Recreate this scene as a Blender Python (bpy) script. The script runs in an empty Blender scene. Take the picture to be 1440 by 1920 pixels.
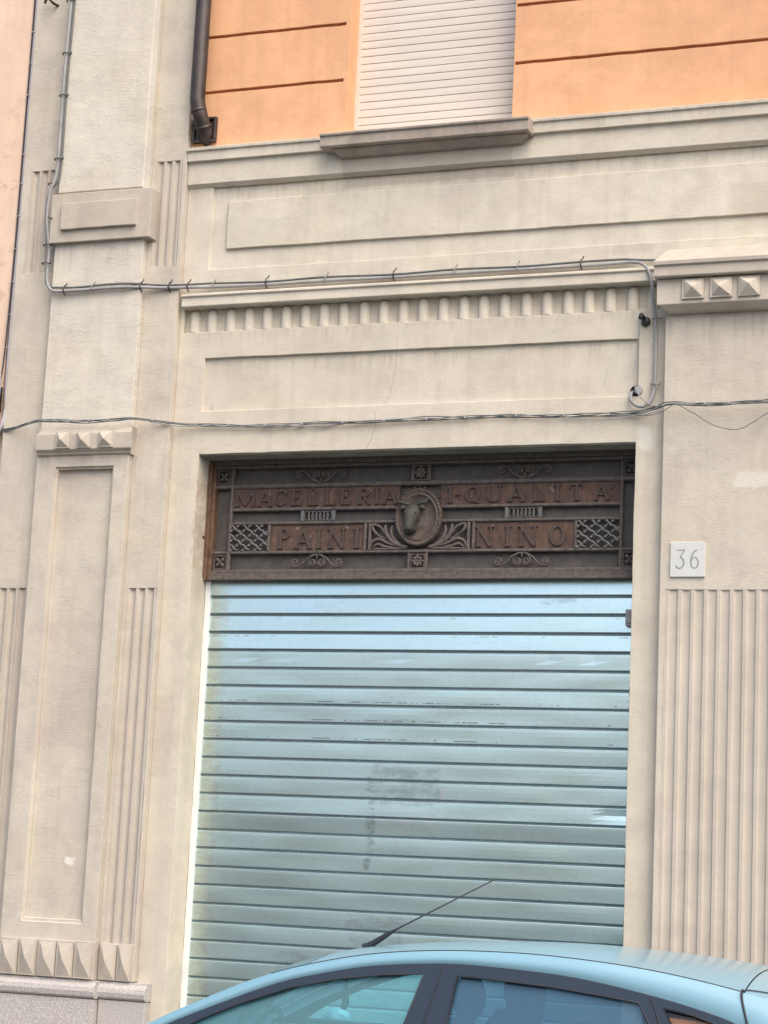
import bpy, bmesh, math, random
from mathutils import Vector, Matrix, noise
from mathutils.geometry import tessellate_polygon
random.seed(7)
R = math.radians
sc = bpy.context.scene
col = sc.collection

# ------------------------------------------------------------------ camera
cam_d = bpy.data.cameras.new('camera'); cam = bpy.data.objects.new('camera', cam_d); col.objects.link(cam)
yaw, pitch, roll = R(20.430), R(9.835), R(2.680)
cy, sy, cp, sp = math.cos(yaw), math.sin(yaw), math.cos(pitch), math.sin(pitch)
fwd = Vector((-sy*cp, cy*cp, sp)); rt = Vector((cy, sy, 0)); up = rt.cross(fwd)
c_, s_ = math.cos(roll), math.sin(roll)
rt, up = c_*rt + s_*up, -s_*rt + c_*up
m = Matrix((rt, up, -fwd)).transposed().to_4x4(); m.translation = (0, -10, 1.65)
cam.matrix_world = m
cam_d.sensor_fit = 'VERTICAL'; cam_d.sensor_height = 24; cam_d.lens = 3792/1920*24
cam_d.clip_end = 2000
sc.camera = cam
# ------------------------------------------------------------------ world, sun, exposure
SUN_EL, SUN_AZ = R(52), R(44)         # azimuth measured from the street side towards +X
w = bpy.data.worlds.new('World'); sc.world = w; w.use_nodes = True
nt = w.node_tree; nt.nodes.clear()
bg = nt.nodes.new('ShaderNodeBackground'); ow = nt.nodes.new('ShaderNodeOutputWorld')
sky = nt.nodes.new('ShaderNodeTexSky'); sky.sky_type = 'NISHITA'; sky.sun_disc = False
sky.sun_elevation = SUN_EL; sky.sun_rotation = R(180) - SUN_AZ
sky.air_density = 1.0; sky.dust_density = 5.0; sky.ozone_density = 1.0
nt.links.new(sky.outputs[0], bg.inputs[0]); bg.inputs[1].default_value = 0.15
nt.links.new(bg.outputs[0], ow.inputs[0])
sl = bpy.data.lights.new('sun', 'SUN'); so = bpy.data.objects.new('sun', sl); col.objects.link(so)
sdir = Vector((math.sin(SUN_AZ)*math.cos(SUN_EL), -math.cos(SUN_AZ)*math.cos(SUN_EL), math.sin(SUN_EL)))
so.rotation_euler = sdir.to_track_quat('Z', 'Y').to_euler()
sl.energy = 1.05; sl.angle = R(75); sl.color = (1, .95, .87)
sc.view_settings.view_transform = 'Standard'; sc.view_settings.look = 'None'
sc.view_settings.gamma = 1; sc.view_settings.use_curve_mapping = False
sc.view_settings.exposure = 0.94

# ------------------------------------------------------------------ object helpers
def tag(o, label=None, cat=None, group=None, kind=None):
    if label: o['label'] = label
    if cat: o['category'] = cat
    if group: o['group'] = group
    if kind: o['kind'] = kind
    return o
def empty(name, loc):
    o = bpy.data.objects.new(name, None); col.objects.link(o); o.location = loc; o.empty_display_size = .1
    return o
def mat_world(o):
    m = Matrix.Translation(o.location)
    if o.parent:
        m = mat_world(o.parent) @ o.matrix_parent_inverse @ m
    return m
def obj(name, bm, mt, parent=None, smooth=False, bevel=0, seg=2):
    me = bpy.data.meshes.new(name)
    bmesh.ops.recalc_face_normals(bm, faces=bm.faces)
    if smooth:
        for f in bm.faces: f.smooth = True
    bm.to_mesh(me); bm.free()
    me.materials.append(mt)
    o = bpy.data.objects.new(name, me); col.objects.link(o)
    if parent is not None:
        o.parent = parent; o.matrix_parent_inverse = mat_world(parent).inverted()
    if bevel:
        b = o.modifiers.new('b', 'BEVEL'); b.width = bevel; b.segments = seg; b.limit_method = 'ANGLE'; b.angle_limit = R(40)
        b.use_clamp_overlap = True
        if smooth is False: b.harden_normals = False
    return o
def quad(bm, vs):
    try: bm.faces.new(vs)
    except ValueError: pass
def add_box(bm, x0, x1, y0, y1, z0, z1):
    v = [bm.verts.new(p) for p in ((x0,y0,z0),(x1,y0,z0),(x1,y1,z0),(x0,y1,z0),(x0,y0,z1),(x1,y0,z1),(x1,y1,z1),(x0,y1,z1))]
    for f in ((0,1,2,3),(4,5,6,7),(0,1,5,4),(1,2,6,5),(2,3,7,6),(3,0,4,7)): bm.faces.new([v[i] for i in f])
    return v
def box(name, b, mt, parent=None, bevel=0):
    bm = bmesh.new(); add_box(bm, *b); return obj(name, bm, mt, parent, bevel=bevel)
def add_tube(bm, pts, r, n=8, caps=True):
    pts = [Vector(p) for p in pts]; rs = r if isinstance(r, (list, tuple)) else [r]*len(pts)
    rings = []; ref = None
    for i, p in enumerate(pts):
        t = (pts[min(i+1, len(pts)-1)] - pts[max(i-1, 0)]).normalized()
        if ref is None:
            ref = t.orthogonal().normalized()
        ref = (ref - t*ref.dot(t))
        if ref.length < 1e-6: ref = t.orthogonal()
        ref.normalize(); b = t.cross(ref)
        rings.append([bm.verts.new(p + rs[i]*(math.cos(a)*ref + math.sin(a)*b)) for a in [2*math.pi*k/n for k in range(n)]])
    for a, b in zip(rings, rings[1:]):
        for k in range(n): quad(bm, (a[k], a[(k+1)%n], b[(k+1)%n], b[k]))
    if caps and n > 2:
        quad(bm, rings[0]); quad(bm, rings[-1][::-1])
def smoothpath(pts, k=6):
    pts = [Vector(p) for p in pts]; out = []
    for i in range(len(pts)-1):
        p0, p1, p2, p3 = pts[max(i-1,0)], pts[i], pts[i+1], pts[min(i+2,len(pts)-1)]
        for j in range(k):
            t = j/k
            out.append(.5*((2*p1)+(p2-p0)*t+(2*p0-5*p1+4*p2-p3)*t*t+(3*p1-p0-3*p2+p3)*t**3))
    out.append(pts[-1]); return out
def tube(name, pts, r, mt, parent=None, n=8, sm=0):
    if sm: pts = smoothpath(pts, sm)
    bm = bmesh.new(); add_tube(bm, pts, r, n); return obj(name, bm, mt, parent, smooth=True)
def extrude_x(name, prof, x0, x1, mt, parent, bevel=0, step=.12, jit=.0008, x0s=None, x1s=None):
    """prof = (y,z) polygon, swept along x. x0s/x1s: optional per-point end x"""
    n = max(1, int(abs(x1-x0)/step)); bm = bmesh.new(); rings = []
    for i in range(n+1):
        t = i/n; ring = []
        for q, (y, z) in enumerate(prof):
            a = x0s[q] if x0s else x0; b = x1s[q] if x1s else x1
            x = a+(b-a)*t; j = noise.noise(Vector((x*5, y*9, z*9)))*jit if 0 < i < n else 0
            ring.append(bm.verts.new((x, y+j, z+j*1.2)))
        rings.append(ring)
    k = len(prof)
    for a, b in zip(rings, rings[1:]):
        for q in range(k): quad(bm, (a[q], a[(q+1)%k], b[(q+1)%k], b[q]))
    quad(bm, rings[0]); quad(bm, rings[-1])
    return obj(name, bm, mt, parent, bevel=bevel)
def extrude_z(name, prof, z0, z1, mt, parent, smooth=False, step=.15, jit=.001, closed_back=None):
    """prof = open (x,y) polyline swept up z"""
    n = max(1, int((z1-z0)/step)); bm = bmesh.new(); rings = []
    for i in range(n+1):
        z = z0+(z1-z0)*i/n; ring = []
        for q, (x, y) in enumerate(prof):
            e = 0 if q in (0, len(prof)-1) else 1
            j = noise.noise(Vector((x*30, z*4, 3)))*jit*e
            ring.append(bm.verts.new((x+j, y+noise.noise(Vector((x*30, z*5, 9)))*jit*e, z)))
        rings.append(ring)
    for a, b in zip(rings, rings[1:]):
        for q in range(len(prof)-1): quad(bm, (a[q], a[q+1], b[q+1], b[q]))
    if closed_back is not None:
        pass
    o = obj(name, bm, mt, parent, smooth=smooth)
    return o
def relief(name, parent, mt, X0, X1, Z0, Z1, base, rects, back=.3, step=.055, jit=.0024, bevel=.003):
    """front wall as a layered relief: rects=(x0,x1,z0,z1,y or None for a hole); later ones win"""
    def breaks(lo, hi, vals):
        b = sorted({round(v, 5) for v in vals if lo-1e-6 <= v <= hi+1e-6} | {lo, hi}); out = []
        for a, c in zip(b, b[1:]):
            k = max(1, int(round((c-a)/step))); out += [a+(c-a)*i/k for i in range(k)]
        return out+[hi]
    xs = breaks(X0, X1, [v for r in rects for v in r[:2]]); zs = breaks(Z0, Z1, [v for r in rects for v in r[2:4]])
    nx, nz = len(xs)-1, len(zs)-1
    D = [[base]*nz for _ in range(nx)]
    for i in range(nx):
        xc = (xs[i]+xs[i+1])/2
        for j in range(nz):
            zc = (zs[j]+zs[j+1])/2
            for r in rects:
                if r[0] < xc < r[1] and r[2] < zc < r[3]: D[i][j] = r[4]
    bm = bmesh.new(); V = {}
    def v(i, j, y):
        k = (i, j, round(y, 5))
        if k not in V:
            rim = i in (0, nx) or j in (0, nz)
            p = Vector((xs[i], 0, zs[j]))
            jx = 0 if rim else jit*(noise.noise(p*9)+.6*noise.noise(p*31)); jz = 0 if rim else jit*(noise.noise(p*9+Vector((7,1,3)))+.6*noise.noise(p*31+Vector((3,9,1))))
            jy = jit*1.2*noise.noise(Vector((p.x*2.5, 5, p.z*2.5)))
            if y == back: jy = 0
            V[k] = bm.verts.new((p.x+jx, y+jy, p.z+jz))
        return V[k]
    for i in range(nx):
        for j in range(nz):
            d = D[i][j]
            if d is not None: quad(bm, (v(i,j,d), v(i+1,j,d), v(i+1,j+1,d), v(i,j+1,d)))
            for (ii, jj, a, b) in ((i+1, j, (i+1,j), (i+1,j+1)), (i, j+1, (i,j+1), (i+1,j+1))):
                e = D[ii][jj] if ii < nx and jj < nz else None
                if d == e: continue
                p, q = (back if d is None else d), (back if e is None else e)
                quad(bm, (v(*a,p), v(*b,p), v(*b,q), v(*a,q)))
            if i == 0 and d is not None: quad(bm, (v(0,j,d), v(0,j+1,d), v(0,j+1,back), v(0,j,back)))
            if j == 0 and d is not None: quad(bm, (v(i,0,d), v(i+1,0,d), v(i+1,0,back), v(i,0,back)))
    return obj(name, bm, mt, parent, bevel=bevel)
def prism(bm, pts, y0, y1):
    """closed (x,z) polygon extruded in y"""
    a = [bm.verts.new((x, y0, z)) for x, z in pts]; b = [bm.verts.new((x, y1, z)) for x, z in pts]
    quad(bm, a); quad(bm, b[::-1]); n = len(pts)
    for i in range(n): quad(bm, (a[i], a[(i+1)%n], b[(i+1)%n], b[i]))

# ------------------------------------------------------------------ material helpers
class NT:
    def __init__(s, name):
        s.m = bpy.data.materials.new(name); s.m.use_nodes = True; s.t = s.m.node_tree; s.t.nodes.clear()
        s.out = s.n('ShaderNodeOutputMaterial'); s.b = s.n('ShaderNodeBsdfPrincipled'); s.l(s.b.outputs[0], s.out.inputs[0])
        s.pos = s.n('ShaderNodeNewGeometry').outputs['Position']
    def n(s, t, **k):
        x = s.t.nodes.new(t)
        for a, b in k.items(): setattr(x, a, b)
        return x
    def l(s, a, b): s.t.links.new(a, b)
    def set(s, **k):
        for a, v in k.items():
            i = s.b.inputs[a.replace('_', ' ')]
            if hasattr(v, 'links'): s.l(v, i)
            else: i.default_value = (*v, 1) if isinstance(v, tuple) and len(v) == 3 else v
    def map(s, scale=(1,1,1), loc=(0,0,0), rot=(0,0,0), src=None):
        x = s.n('ShaderNodeMapping'); x.inputs['Scale'].default_value = scale; x.inputs['Location'].default_value = loc
        x.inputs['Rotation'].default_value = rot
        s.l(src or s.pos, x.inputs[0]); return x.outputs[0]
    def noise(s, scale, detail=4, vec=None, rough=.55, dist=0):
        x = s.n('ShaderNodeTexNoise'); x.inputs['Scale'].default_value = scale; x.inputs['Detail'].default_value = detail
        x.inputs['Roughness'].default_value = rough; x.inputs['Distortion'].default_value = dist
        s.l(vec or s.pos, x.inputs['Vector']); return x.outputs['Fac']
    def ramp(s, f, stops):
        x = s.n('ShaderNodeValToRGB'); e = x.color_ramp.elements
        while len(e) < len(stops): e.new(.5)
        for q, (p, c) in enumerate(stops):
            e[q].position = p; e[q].color = (c, c, c, 1) if not isinstance(c, tuple) else (*c, 1)
        s.l(f, x.inputs[0]); return x.outputs[0]
    def mix(s, f, a, b, mode='MIX'):
        x = s.n('ShaderNodeMix', data_type='RGBA', blend_type=mode)
        for i, v in ((0, f), (6, a), (7, b)):
            if hasattr(v, 'links'): s.l(v, x.inputs[i])
            else: x.inputs[i].default_value = (*v, 1) if isinstance(v, tuple) else v
        return x.outputs[2]
    def math(s, op, a, b=0, c=0, clamp=False):
        x = s.n('ShaderNodeMath', operation=op); x.use_clamp = clamp
        for i, v in enumerate((a, b, c)):
            if hasattr(v, 'links'): s.l(v, x.inputs[i])
            else: x.inputs[i].default_value = v
        return x.outputs[0]
    def xyz(s):
        x = s.n('ShaderNodeSeparateXYZ'); s.l(s.pos, x.inputs[0]); return x.outputs
    def band(s, v, lo, hi, soft):
        a = s.n('ShaderNodeMapRange', interpolation_type='SMOOTHSTEP'); a.inputs[1].default_value = lo-soft; a.inputs[2].default_value = lo+soft; s.l(v, a.inputs[0])
        b = s.n('ShaderNodeMapRange', interpolation_type='SMOOTHSTEP'); b.inputs[1].default_value = hi-soft; b.inputs[2].default_value = hi+soft
        b.inputs[3].default_value = 1; b.inputs[4].default_value = 0; s.l(v, b.inputs[0])
        return s.math('MULTIPLY', a.outputs[0], b.outputs[0])
    def patch(s, x0, x1, z0, z1, soft=.01, wob=.03, wscale=9):
        """a stain or other painted patch with its own ragged outline"""
        X = s.xyz(); n1 = s.noise(wscale, 5); d = s.math('MULTIPLY', s.math('SUBTRACT', n1, .5), wob*4)
        xx = s.math('ADD', X[0], d); zz = s.math('ADD', X[2], s.math('MULTIPLY', d, .6))
        return s.math('MULTIPLY', s.band(xx, x0, x1, soft), s.band(zz, z0, z1, soft))
    def bump(s, h, strength=.3, dist=.005, nrm=None):
        x = s.n('ShaderNodeBump'); x.inputs['Strength'].default_value = strength; x.inputs['Distance'].default_value = dist
        s.l(h, x.inputs['Height'])
        if nrm: s.l(nrm, x.inputs['Normal'])
        return x.outputs[0]

def plaster(name, c1, c2, c3, stroke=.5, grit=.35, extra=None, speck=.5):
    s = NT(name)
    big = s.noise(1.1, 5, rough=.6); mid = s.noise(5.5, 6, rough=.65, dist=.4)
    base = s.mix(s.ramp(big, [(.35, 0.), (.65, 1.)]), c1, c2)
    yel = s.noise(2.3, 5, s.map(loc=(13, 2, 7)), .6); base = s.mix(s.math('MULTIPLY', s.ramp(yel, [(.5, 0.), (.68, 1.)]), .30), base, (c1[0]*.97, c1[1]*.93, c1[2]*.80))
    gry = s.noise(3.1, 6, s.map((1, 1, 1.6), (3, 8, 1)), .7, .5); base = s.mix(s.math('MULTIPLY', s.ramp(gry, [(.52, 0.), (.70, 1.)]), .38), base, (c3[0]*.86, c3[1]*.90, c3[2]*.92))
    pk = s.noise(1.9, 5, s.map(loc=(31, 5, 17)), .6); base = s.mix(s.math('MULTIPLY', s.ramp(pk, [(.48, 0.), (.66, 1.)]), .25), base, (c1[0]*.95, c1[1]*.86, c1[2]*.88))
    base = s.mix(s.math('MULTIPLY', s.ramp(mid, [(.42, 0.), (.72, 1.)]), .7), base, c3)
    # rain streaks running down
    st = s.noise(1, 4, s.map((16, 16, .7)), .6)
    base = s.mix(s.math('MULTIPLY', s.ramp(st, [(.5, 0.), (.75, 1.)]), .22), base, tuple(v*.72 for v in c3))
    # trowel strokes: short horizontal combing
    hs = s.noise(1, 4, s.map((26, 26, 120)), .7, 1.2)
    hm = s.noise(4.5, 4, s.map((1, 1, 1.5), (4, 2, 1)), .65)
    strokes = s.math('MULTIPLY', s.ramp(hs, [(.54, 0.), (.70, 1.)]), s.ramp(hm, [(.42, .04), (.62, 1.)]))
    base = s.mix(s.math('MULTIPLY', strokes, .34*stroke*2), base, tuple(v*.60 for v in c3))
    sc2 = s.noise(1, 4, s.map((38, 38, 210), (2, 9, 4)), .7, 1.5); base = s.mix(s.math('MULTIPLY', s.ramp(sc2, [(.60, 0.), (.70, 1.)]), .30*stroke), base, tuple(min(.8, v*1.22) for v in c1))
    dr = s.noise(1, 5, s.map((30, 30, .9), (8, 3, 5)), .65); dz_ = s.noise(1, 4, s.map((14, 14, 2.4), (1, 6, 2)), .6); Zc = s.xyz()[2]
    drips = None
    Xc = s.xyz()[0]
    for (hi, ln, xa, xb) in ((5.40, .16, -5, 2), (4.54, .10, -5, -2.2), (4.38, .15, -4.84, -2.35), (4.48, .30, -2.2, -1.5), (5.08, .20, -5.83, -5.2), (3.835, .18, -5.83, -5.2), (5.62, .10, -5, 2), (7.6, 1.4, -6.1, 2)):
        q_ = s.n('ShaderNodeMapRange'); q_.inputs[1].default_value = hi-ln; q_.inputs[2].default_value = hi; s.l(Zc, q_.inputs[0])
        q_ = s.math('MULTIPLY', q_.outputs[0], s.math('LESS_THAN', Zc, hi)); q_ = s.math('MULTIPLY', q_, s.math('MULTIPLY', s.math('GREATER_THAN', Xc, xa), s.math('LESS_THAN', Xc, xb))); drips = q_ if drips is None else s.math('MAXIMUM', drips, q_)
    dm = s.math('MULTIPLY', s.ramp(dr, [(.47, 0.), (.66, 1.)]), s.ramp(s.math('ADD', s.math('MULTIPLY', drips, .6), s.math('MULTIPLY', dz_, .6)), [(.42, 0.), (.85, 1.)]))
    base = s.mix(s.math('MULTIPLY', dm, .42), base, (c3[0]*.66, c3[1]*.64, c3[2]*.62))
    fine = s.noise(260, 3)
    base = s.mix(s.math('MULTIPLY', s.math('SUBTRACT', fine, .5), .5), base, (.3, .27, .22), 'OVERLAY') if False else s.mix(s.math('MULTIPLY', s.ramp(fine, [(.5, 0.), (.75, 1.)]), .22), base, tuple(v*.7 for v in c3))
    # sparse pits and knocks
    vo = s.n('ShaderNodeTexVoronoi'); vo.inputs['Scale'].default_value = 10; s.l(s.map((1, 1, 1.4)), vo.inputs['Vector'])
    pit = s.math('LESS_THAN', s.math('ADD', vo.outputs['Distance'], s.math('MULTIPLY', s.noise(60, 2), .05)), .052)
    pm = s.math('MULTIPLY', pit, s.math('GREATER_THAN', s.noise(2.3, 2, s.map((1,1,1), (9, 4, 4))), .46))
    base = s.mix(s.math('MULTIPLY', pm, speck), base, (.12, .09, .07))
    if extra: base = extra(s, base)
    h = s.math('ADD', s.math('MULTIPLY', s.math('MULTIPLY', hs, s.ramp(hm, [(.38, .22), (.65, 1.)])), 1.3*stroke), s.math('MULTIPLY', fine, grit))
    h = s.math('ADD', h, s.math('MULTIPLY', s.noise(34, 4), .5*grit))
    h = s.math('SUBTRACT', h, s.math('MULTIPLY', pm, .8))
    s.set(Base_Color=base, Roughness=.92, Specular_IOR_Level=.2, Normal=s.bump(h, .75, .004))
    return s.m
def metal(name, col1, col2, rough=.5, metallic=0., scale=25, spec=.5, bump=.2):
    s = NT(name); n = s.noise(scale, 6, rough=.65)
    s.set(Base_Color=s.mix(s.ramp(n, [(.35, 0.), (.7, 1.)]), col1, col2), Roughness=s.ramp(n, [(.3, rough*.8), (.8, min(1, rough*1.25))]), Metallic=metallic, Specular_IOR_Level=spec,
          Normal=s.bump(s.noise(scale*5, 4), bump, .002))
    return s.m

def cream_extra(s, base):
    # damp, unpainted patch under the window sill
    p = s.patch(-4.06, -3.07, 5.34, 5.56, .008, .012, 14)
    base = s.mix(s.math('MULTIPLY', p, .62), base, (.40, .34, .28))
    for (a, b, c, d, k, cc) in ((-2.50, -2.28, 4.86, 4.915, .35, (.36, .33, .27)), (-1.86, -1.6, 3.58, 3.68, .4, (.68, .64, .56)), (-2.36, -2.27, 3.80, 3.93, .55, (.68, .66, .58)),
                                 (-1.9, -1.3, 5.0, 5.2, .25, (.36, .31, .24)), (-4.95, -4.3, 5.02, 5.2, .2, (.38, .36, .28)), (-5.02, -4.90, 2.05, 2.5, .28, (.34, .28, .25)),
                                 (-4.1, -3.0, 4.02, 4.12, .2, (.66, .62, .53)), (-2.0, -1.3, 3.35, 3.5, .2, (.36, .32, .29))):
        base = s.mix(s.math('MULTIPLY', s.patch(a, b, c, d, .02, .03, 12), k), base, cc)
    # rust washed down beside the iron grille
    r = s.patch(-4.846, -4.835, 3.2, 3.7, .004, .02, 18)
    base = s.mix(s.math('MULTIPLY', r, .35), base, (.36, .21, .12))
    return base
C1, C2, C3 = (.61, .565, .465), (.56, .51, .425), (.46, .41, .34)
M = {}
M['cream'] = plaster('cream_plaster', C1, C2, C3, extra=cream_extra)
def pil_extra(s, base):
    X = s.xyz()
    for (a, b, c, d, k, cc) in ((-5.47, -5.41, 1.56, 1.60, .8, (.70, .66, .58)), (-5.7, -5.3, 2.2, 2.9, .25, (.40, .34, .30)), (-5.8, -5.25, 4.03, 4.12, .4, (.66, .61, .50)),
                                (-1.87, -1.83, 1.45, 1.62, .8, (.76, .72, .64)), (-2.14, -2.09, 1.9, 2.3, .35, (.66, .60, .50)), (-1.84, -1.62, 3.585, 3.66, .5, (.66, .62, .55))):
        base = s.mix(s.math('MULTIPLY', s.patch(a, b, c, d, .012, .02, 16), k), base, cc)
    return base
M['cream_low'] = plaster('cream_door_surround', (.58, .53, .435), (.535, .485, .40), (.44, .39, .32), extra=cream_extra)
M['cream_pil'] = plaster('cream_pilaster', (.55, .50, .415), (.50, .45, .38), (.41, .36, .305), stroke=.7, extra=pil_extra)
M['cream_rough'] = plaster('cream_hand_trowelled', (.61, .57, .485), (.565, .525, .45), (.48, .435, .37), stroke=1., grit=.4)
M['cream_flute'] = plaster('cream_fluting', (.50, .45, .38), (.455, .405, .345), (.395, .345, .295), stroke=.15, grit=.6)
M['stone'] = plaster('cement_stone', (.50, .45, .375), (.455, .405, .34), (.37, .325, .275), stroke=.15, grit=.8, speck=.25)
def orange_extra(s, base):
    b = s.noise(1.7, 6, rough=.6)
    return s.mix(s.math('MULTIPLY', s.ramp(b, [(.45, 0.), (.7, 1.)]), .35), base, (.55, .30, .15))
M['sill'] = plaster('grimy_sill_stone', (.42, .37, .31), (.35, .305, .26), (.24, .20, .17), stroke=.1, grit=.9, speck=.4)
M['orange'] = plaster('orange_plaster', (.72, .42, .24), (.67, .375, .21), (.56, .305, .175), stroke=.0, grit=.5, speck=.12, extra=orange_extra)
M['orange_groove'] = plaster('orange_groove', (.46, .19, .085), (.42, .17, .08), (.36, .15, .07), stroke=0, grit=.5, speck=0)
def peach_extra(s, base):
    n = s.noise(9, 6, rough=.75); X = s.xyz()
    f = s.math('MULTIPLY', s.ramp(n, [(.55, 0.), (.62, 1.)]), s.band(X[2], 4.6, 6.2, .5))
    return s.mix(s.math('MULTIPLY', f, .45), base, (.42, .27, .19))
M['peach'] = plaster('peach_plaster', (.74, .55, .42), (.71, .52, .40), (.64, .46, .36), stroke=.1, grit=.7, extra=peach_extra)
s = NT('granite_plinth')
n = s.noise(220, 3, rough=.7); n2 = s.noise(3, 4)
b = s.mix(s.ramp(n, [(.38, 0.), (.5, .5), (.62, 1.)]), (.20, .19, .185), (.62, .58, .54)); b = s.mix(s.math('MULTIPLY', n2, .25), b, (.36, .30, .26))
s.set(Base_Color=b, Roughness=.85, Normal=s.bump(s.noise(150, 3), .7, .003)); M['granite'] = s.m
M['iron'] = metal('weathered_iron', (.062, .050, .045), (.15, .125, .108), .8, .1, 40)
s = NT('rusted_iron'); n = s.noise(18, 6, rough=.7); v_ = s.noise(1, 4, s.map((40, 40, 7)))
b = s.mix(s.ramp(n, [(.35, 0.), (.55, .6), (.75, 1.)]), (.045, .030, .025), (.115, .062, .042)); b = s.mix(s.ramp(v_, [(.56, 0.), (.7, .5)]), b, (.15, .095, .07))
b = s.mix(s.ramp(s.noise(30, 5, s.map(loc=(5, 5, 5))), [(.62, 0.), (.72, .8)]), b, (.19, .16, .14))
s.set(Base_Color=b, Roughness=.85, Normal=s.bump(n, .6, .003)); M['rust'] = s.m
M['letter'] = metal('dark_letter_metal', (.045, .030, .025), (.085, .055, .042), .7, 0, 60)
M['bronze'] = metal('verdigris_bronze', (.024, .030, .026), (.06, .068, .056), .55, .2, 30)
M['wood_frame'] = metal('old_rusty_frame', (.085, .05, .035), (.19, .115, .07), .85, 0, 22, .2, .5)
M['dark'] = metal('dark_void', (.02, .017, .017), (.034, .027, .027), .95, 0, 5, .1)
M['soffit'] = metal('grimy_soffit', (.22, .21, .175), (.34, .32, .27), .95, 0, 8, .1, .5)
M['pipe'] = metal('dark_downpipe', (.035, .028, .026), (.075, .055, .048), .42, .3, 14)
M['pvc'] = metal('grey_pvc', (.30, .295, .29), (.22, .22, .22), .7, 0, 12)
M['cable'] = metal('grey_cable', (.09, .10, .10), (.15, .155, .15), .8, 0, 30)
M['black'] = metal('black_clip', (.02, .02, .02), (.045, .04, .04), .6, 0, 30)
M['lilac'] = metal('lilac_conduit', (.42, .385, .40), (.34, .31, .33), .5, 0, 10)
M['white'] = metal('white_paint', (.72, .73, .71), (.62, .63, .61), .45, 0, 9)
s = NT('beige_blind'); n = s.noise(1, 4, s.map((3, 3, 40)))
b = s.mix(s.ramp(n, [(.3, 0.), (.7, 1.)]), (.62, .56, .49), (.55, .495, .43)); b = s.mix(s.ramp(s.noise(2.2, 5), [(.5, 0.), (.8, .6)]), b, (.56, .47, .43))
s.set(Base_Color=b, Roughness=.5); M['blind'] = s.m
s = NT('marble_plaque'); s.set(Base_Color=s.mix(s.noise(14, 5), (.56, .565, .54), (.48, .485, .465)), Roughness=.35); M['plaque'] = s.m
# galvanised shutter steel
s = NT('galvanised_steel'); X = s.xyz()
n = s.noise(1, 5, s.map((1.3, 1.3, 2.5)), .5); f = s.noise(60, 5, rough=.7)
oi = s.n('ShaderNodeObjectInfo').outputs['Random']
b = s.mix(s.ramp(n, [(.3, 0.), (.75, 1.)]), (.70, .85, .815), (.62, .77, .75))
b = s.mix(s.math('MULTIPLY', oi, .30), b, (.60, .69, .67))
b = s.mix(s.math('MULTIPLY', s.ramp(f, [(.45, 0.), (.75, 1.)]), .22), b, (.38, .43, .43))
# handling marks that follow the slats, plus a painted reflection at the left end
drag = s.noise(1, 5, s.map((3.5, 3.5, 60)), .7); b = s.mix(s.math('MULTIPLY', s.ramp(drag, [(.56, 0.), (.72, 1.)]), .10), b, (.36, .42, .42))
sm = s.noise(1, 6, s.map((9, 9, 26)), .75)
sm = s.ramp(sm, [(.44, 0.), (.56, 1.)])
for (x0, x1, z0, z1, k, cc) in ((-3.80, -3.40, 1.95, 2.16, .45, (.36, .40, .39)), (-3.78, -3.42, 1.86, 1.90, .8, (.80, .82, .80)), (-3.83, -3.79, 1.6, 2.1, .6, (.30, .33, .32)), (-3.42, -3.39, 1.8, 2.12, .6, (.78, .80, .79)), (-3.75, -3.4, 1.15, 1.20, .5, (.30, .24, .25)),
                                (-3.9, -3.6, 1.2, 1.38, .28, (.30, .32, .33)), (-4.82, -4.70, .0, 3.1, .35, (.50, .49, .45)), (-2.9, -2.7, 3.03, 3.07, .4, (.30, .31, .29)), (-4.2, -3.9, 2.95, 3.08, .2, (.38, .42, .41)), (-4.3, -3.6, .9, 1.15, .4, (.36, .39, .41)), (-3.1, -2.5, 1.0, 1.3, .3, (.40, .43, .44))):  # full-height left strip: reflection of the jamb reveal put into the colour
    b = s.mix(s.math('MULTIPLY', s.math('MULTIPLY', s.patch(x0, x1, z0, z1, .012, .03, 11), sm), k), b, cc)
# black rub marks beside some joints
fr = s.math('FRACT', s.math('DIVIDE', s.math('SUBTRACT', X[2], 3.068-.0989*30), .0989))
dash = s.ramp(s.noise(1, 5, s.map((4.2, 4.2, 1.1), (3, 1, 2)), .8), [(.53, 0.), (.58, 1.)])
rub = s.math('MAXIMUM', s.math('MULTIPLY', s.band(fr, .21, .26, .03), s.band(X[2], 2.27, 2.53, .02)), s.math('MULTIPLY', s.band(fr, .83, .86, .025), s.band(X[2], 2.80, 2.97, .02)))
rub = s.math('MULTIPLY', rub, dash)
b = s.mix(s.math('MULTIPLY', rub, .9), b, (.05, .06, .065))
ro = s.math('ADD', s.ramp(n, [(.3, .26), (.8, .37)]), s.math('MULTIPLY', rub, .3))
hh = s.math('ADD', s.math('MULTIPLY', s.noise(1, 2, s.map((1.2, 1.2, 3))), 1.), s.math('MULTIPLY', f, .010))
s.set(Base_Color=b, Metallic=1.0, Roughness=ro, Normal=s.bump(hh, .12, .02)); M['steel'] = s.m
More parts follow.
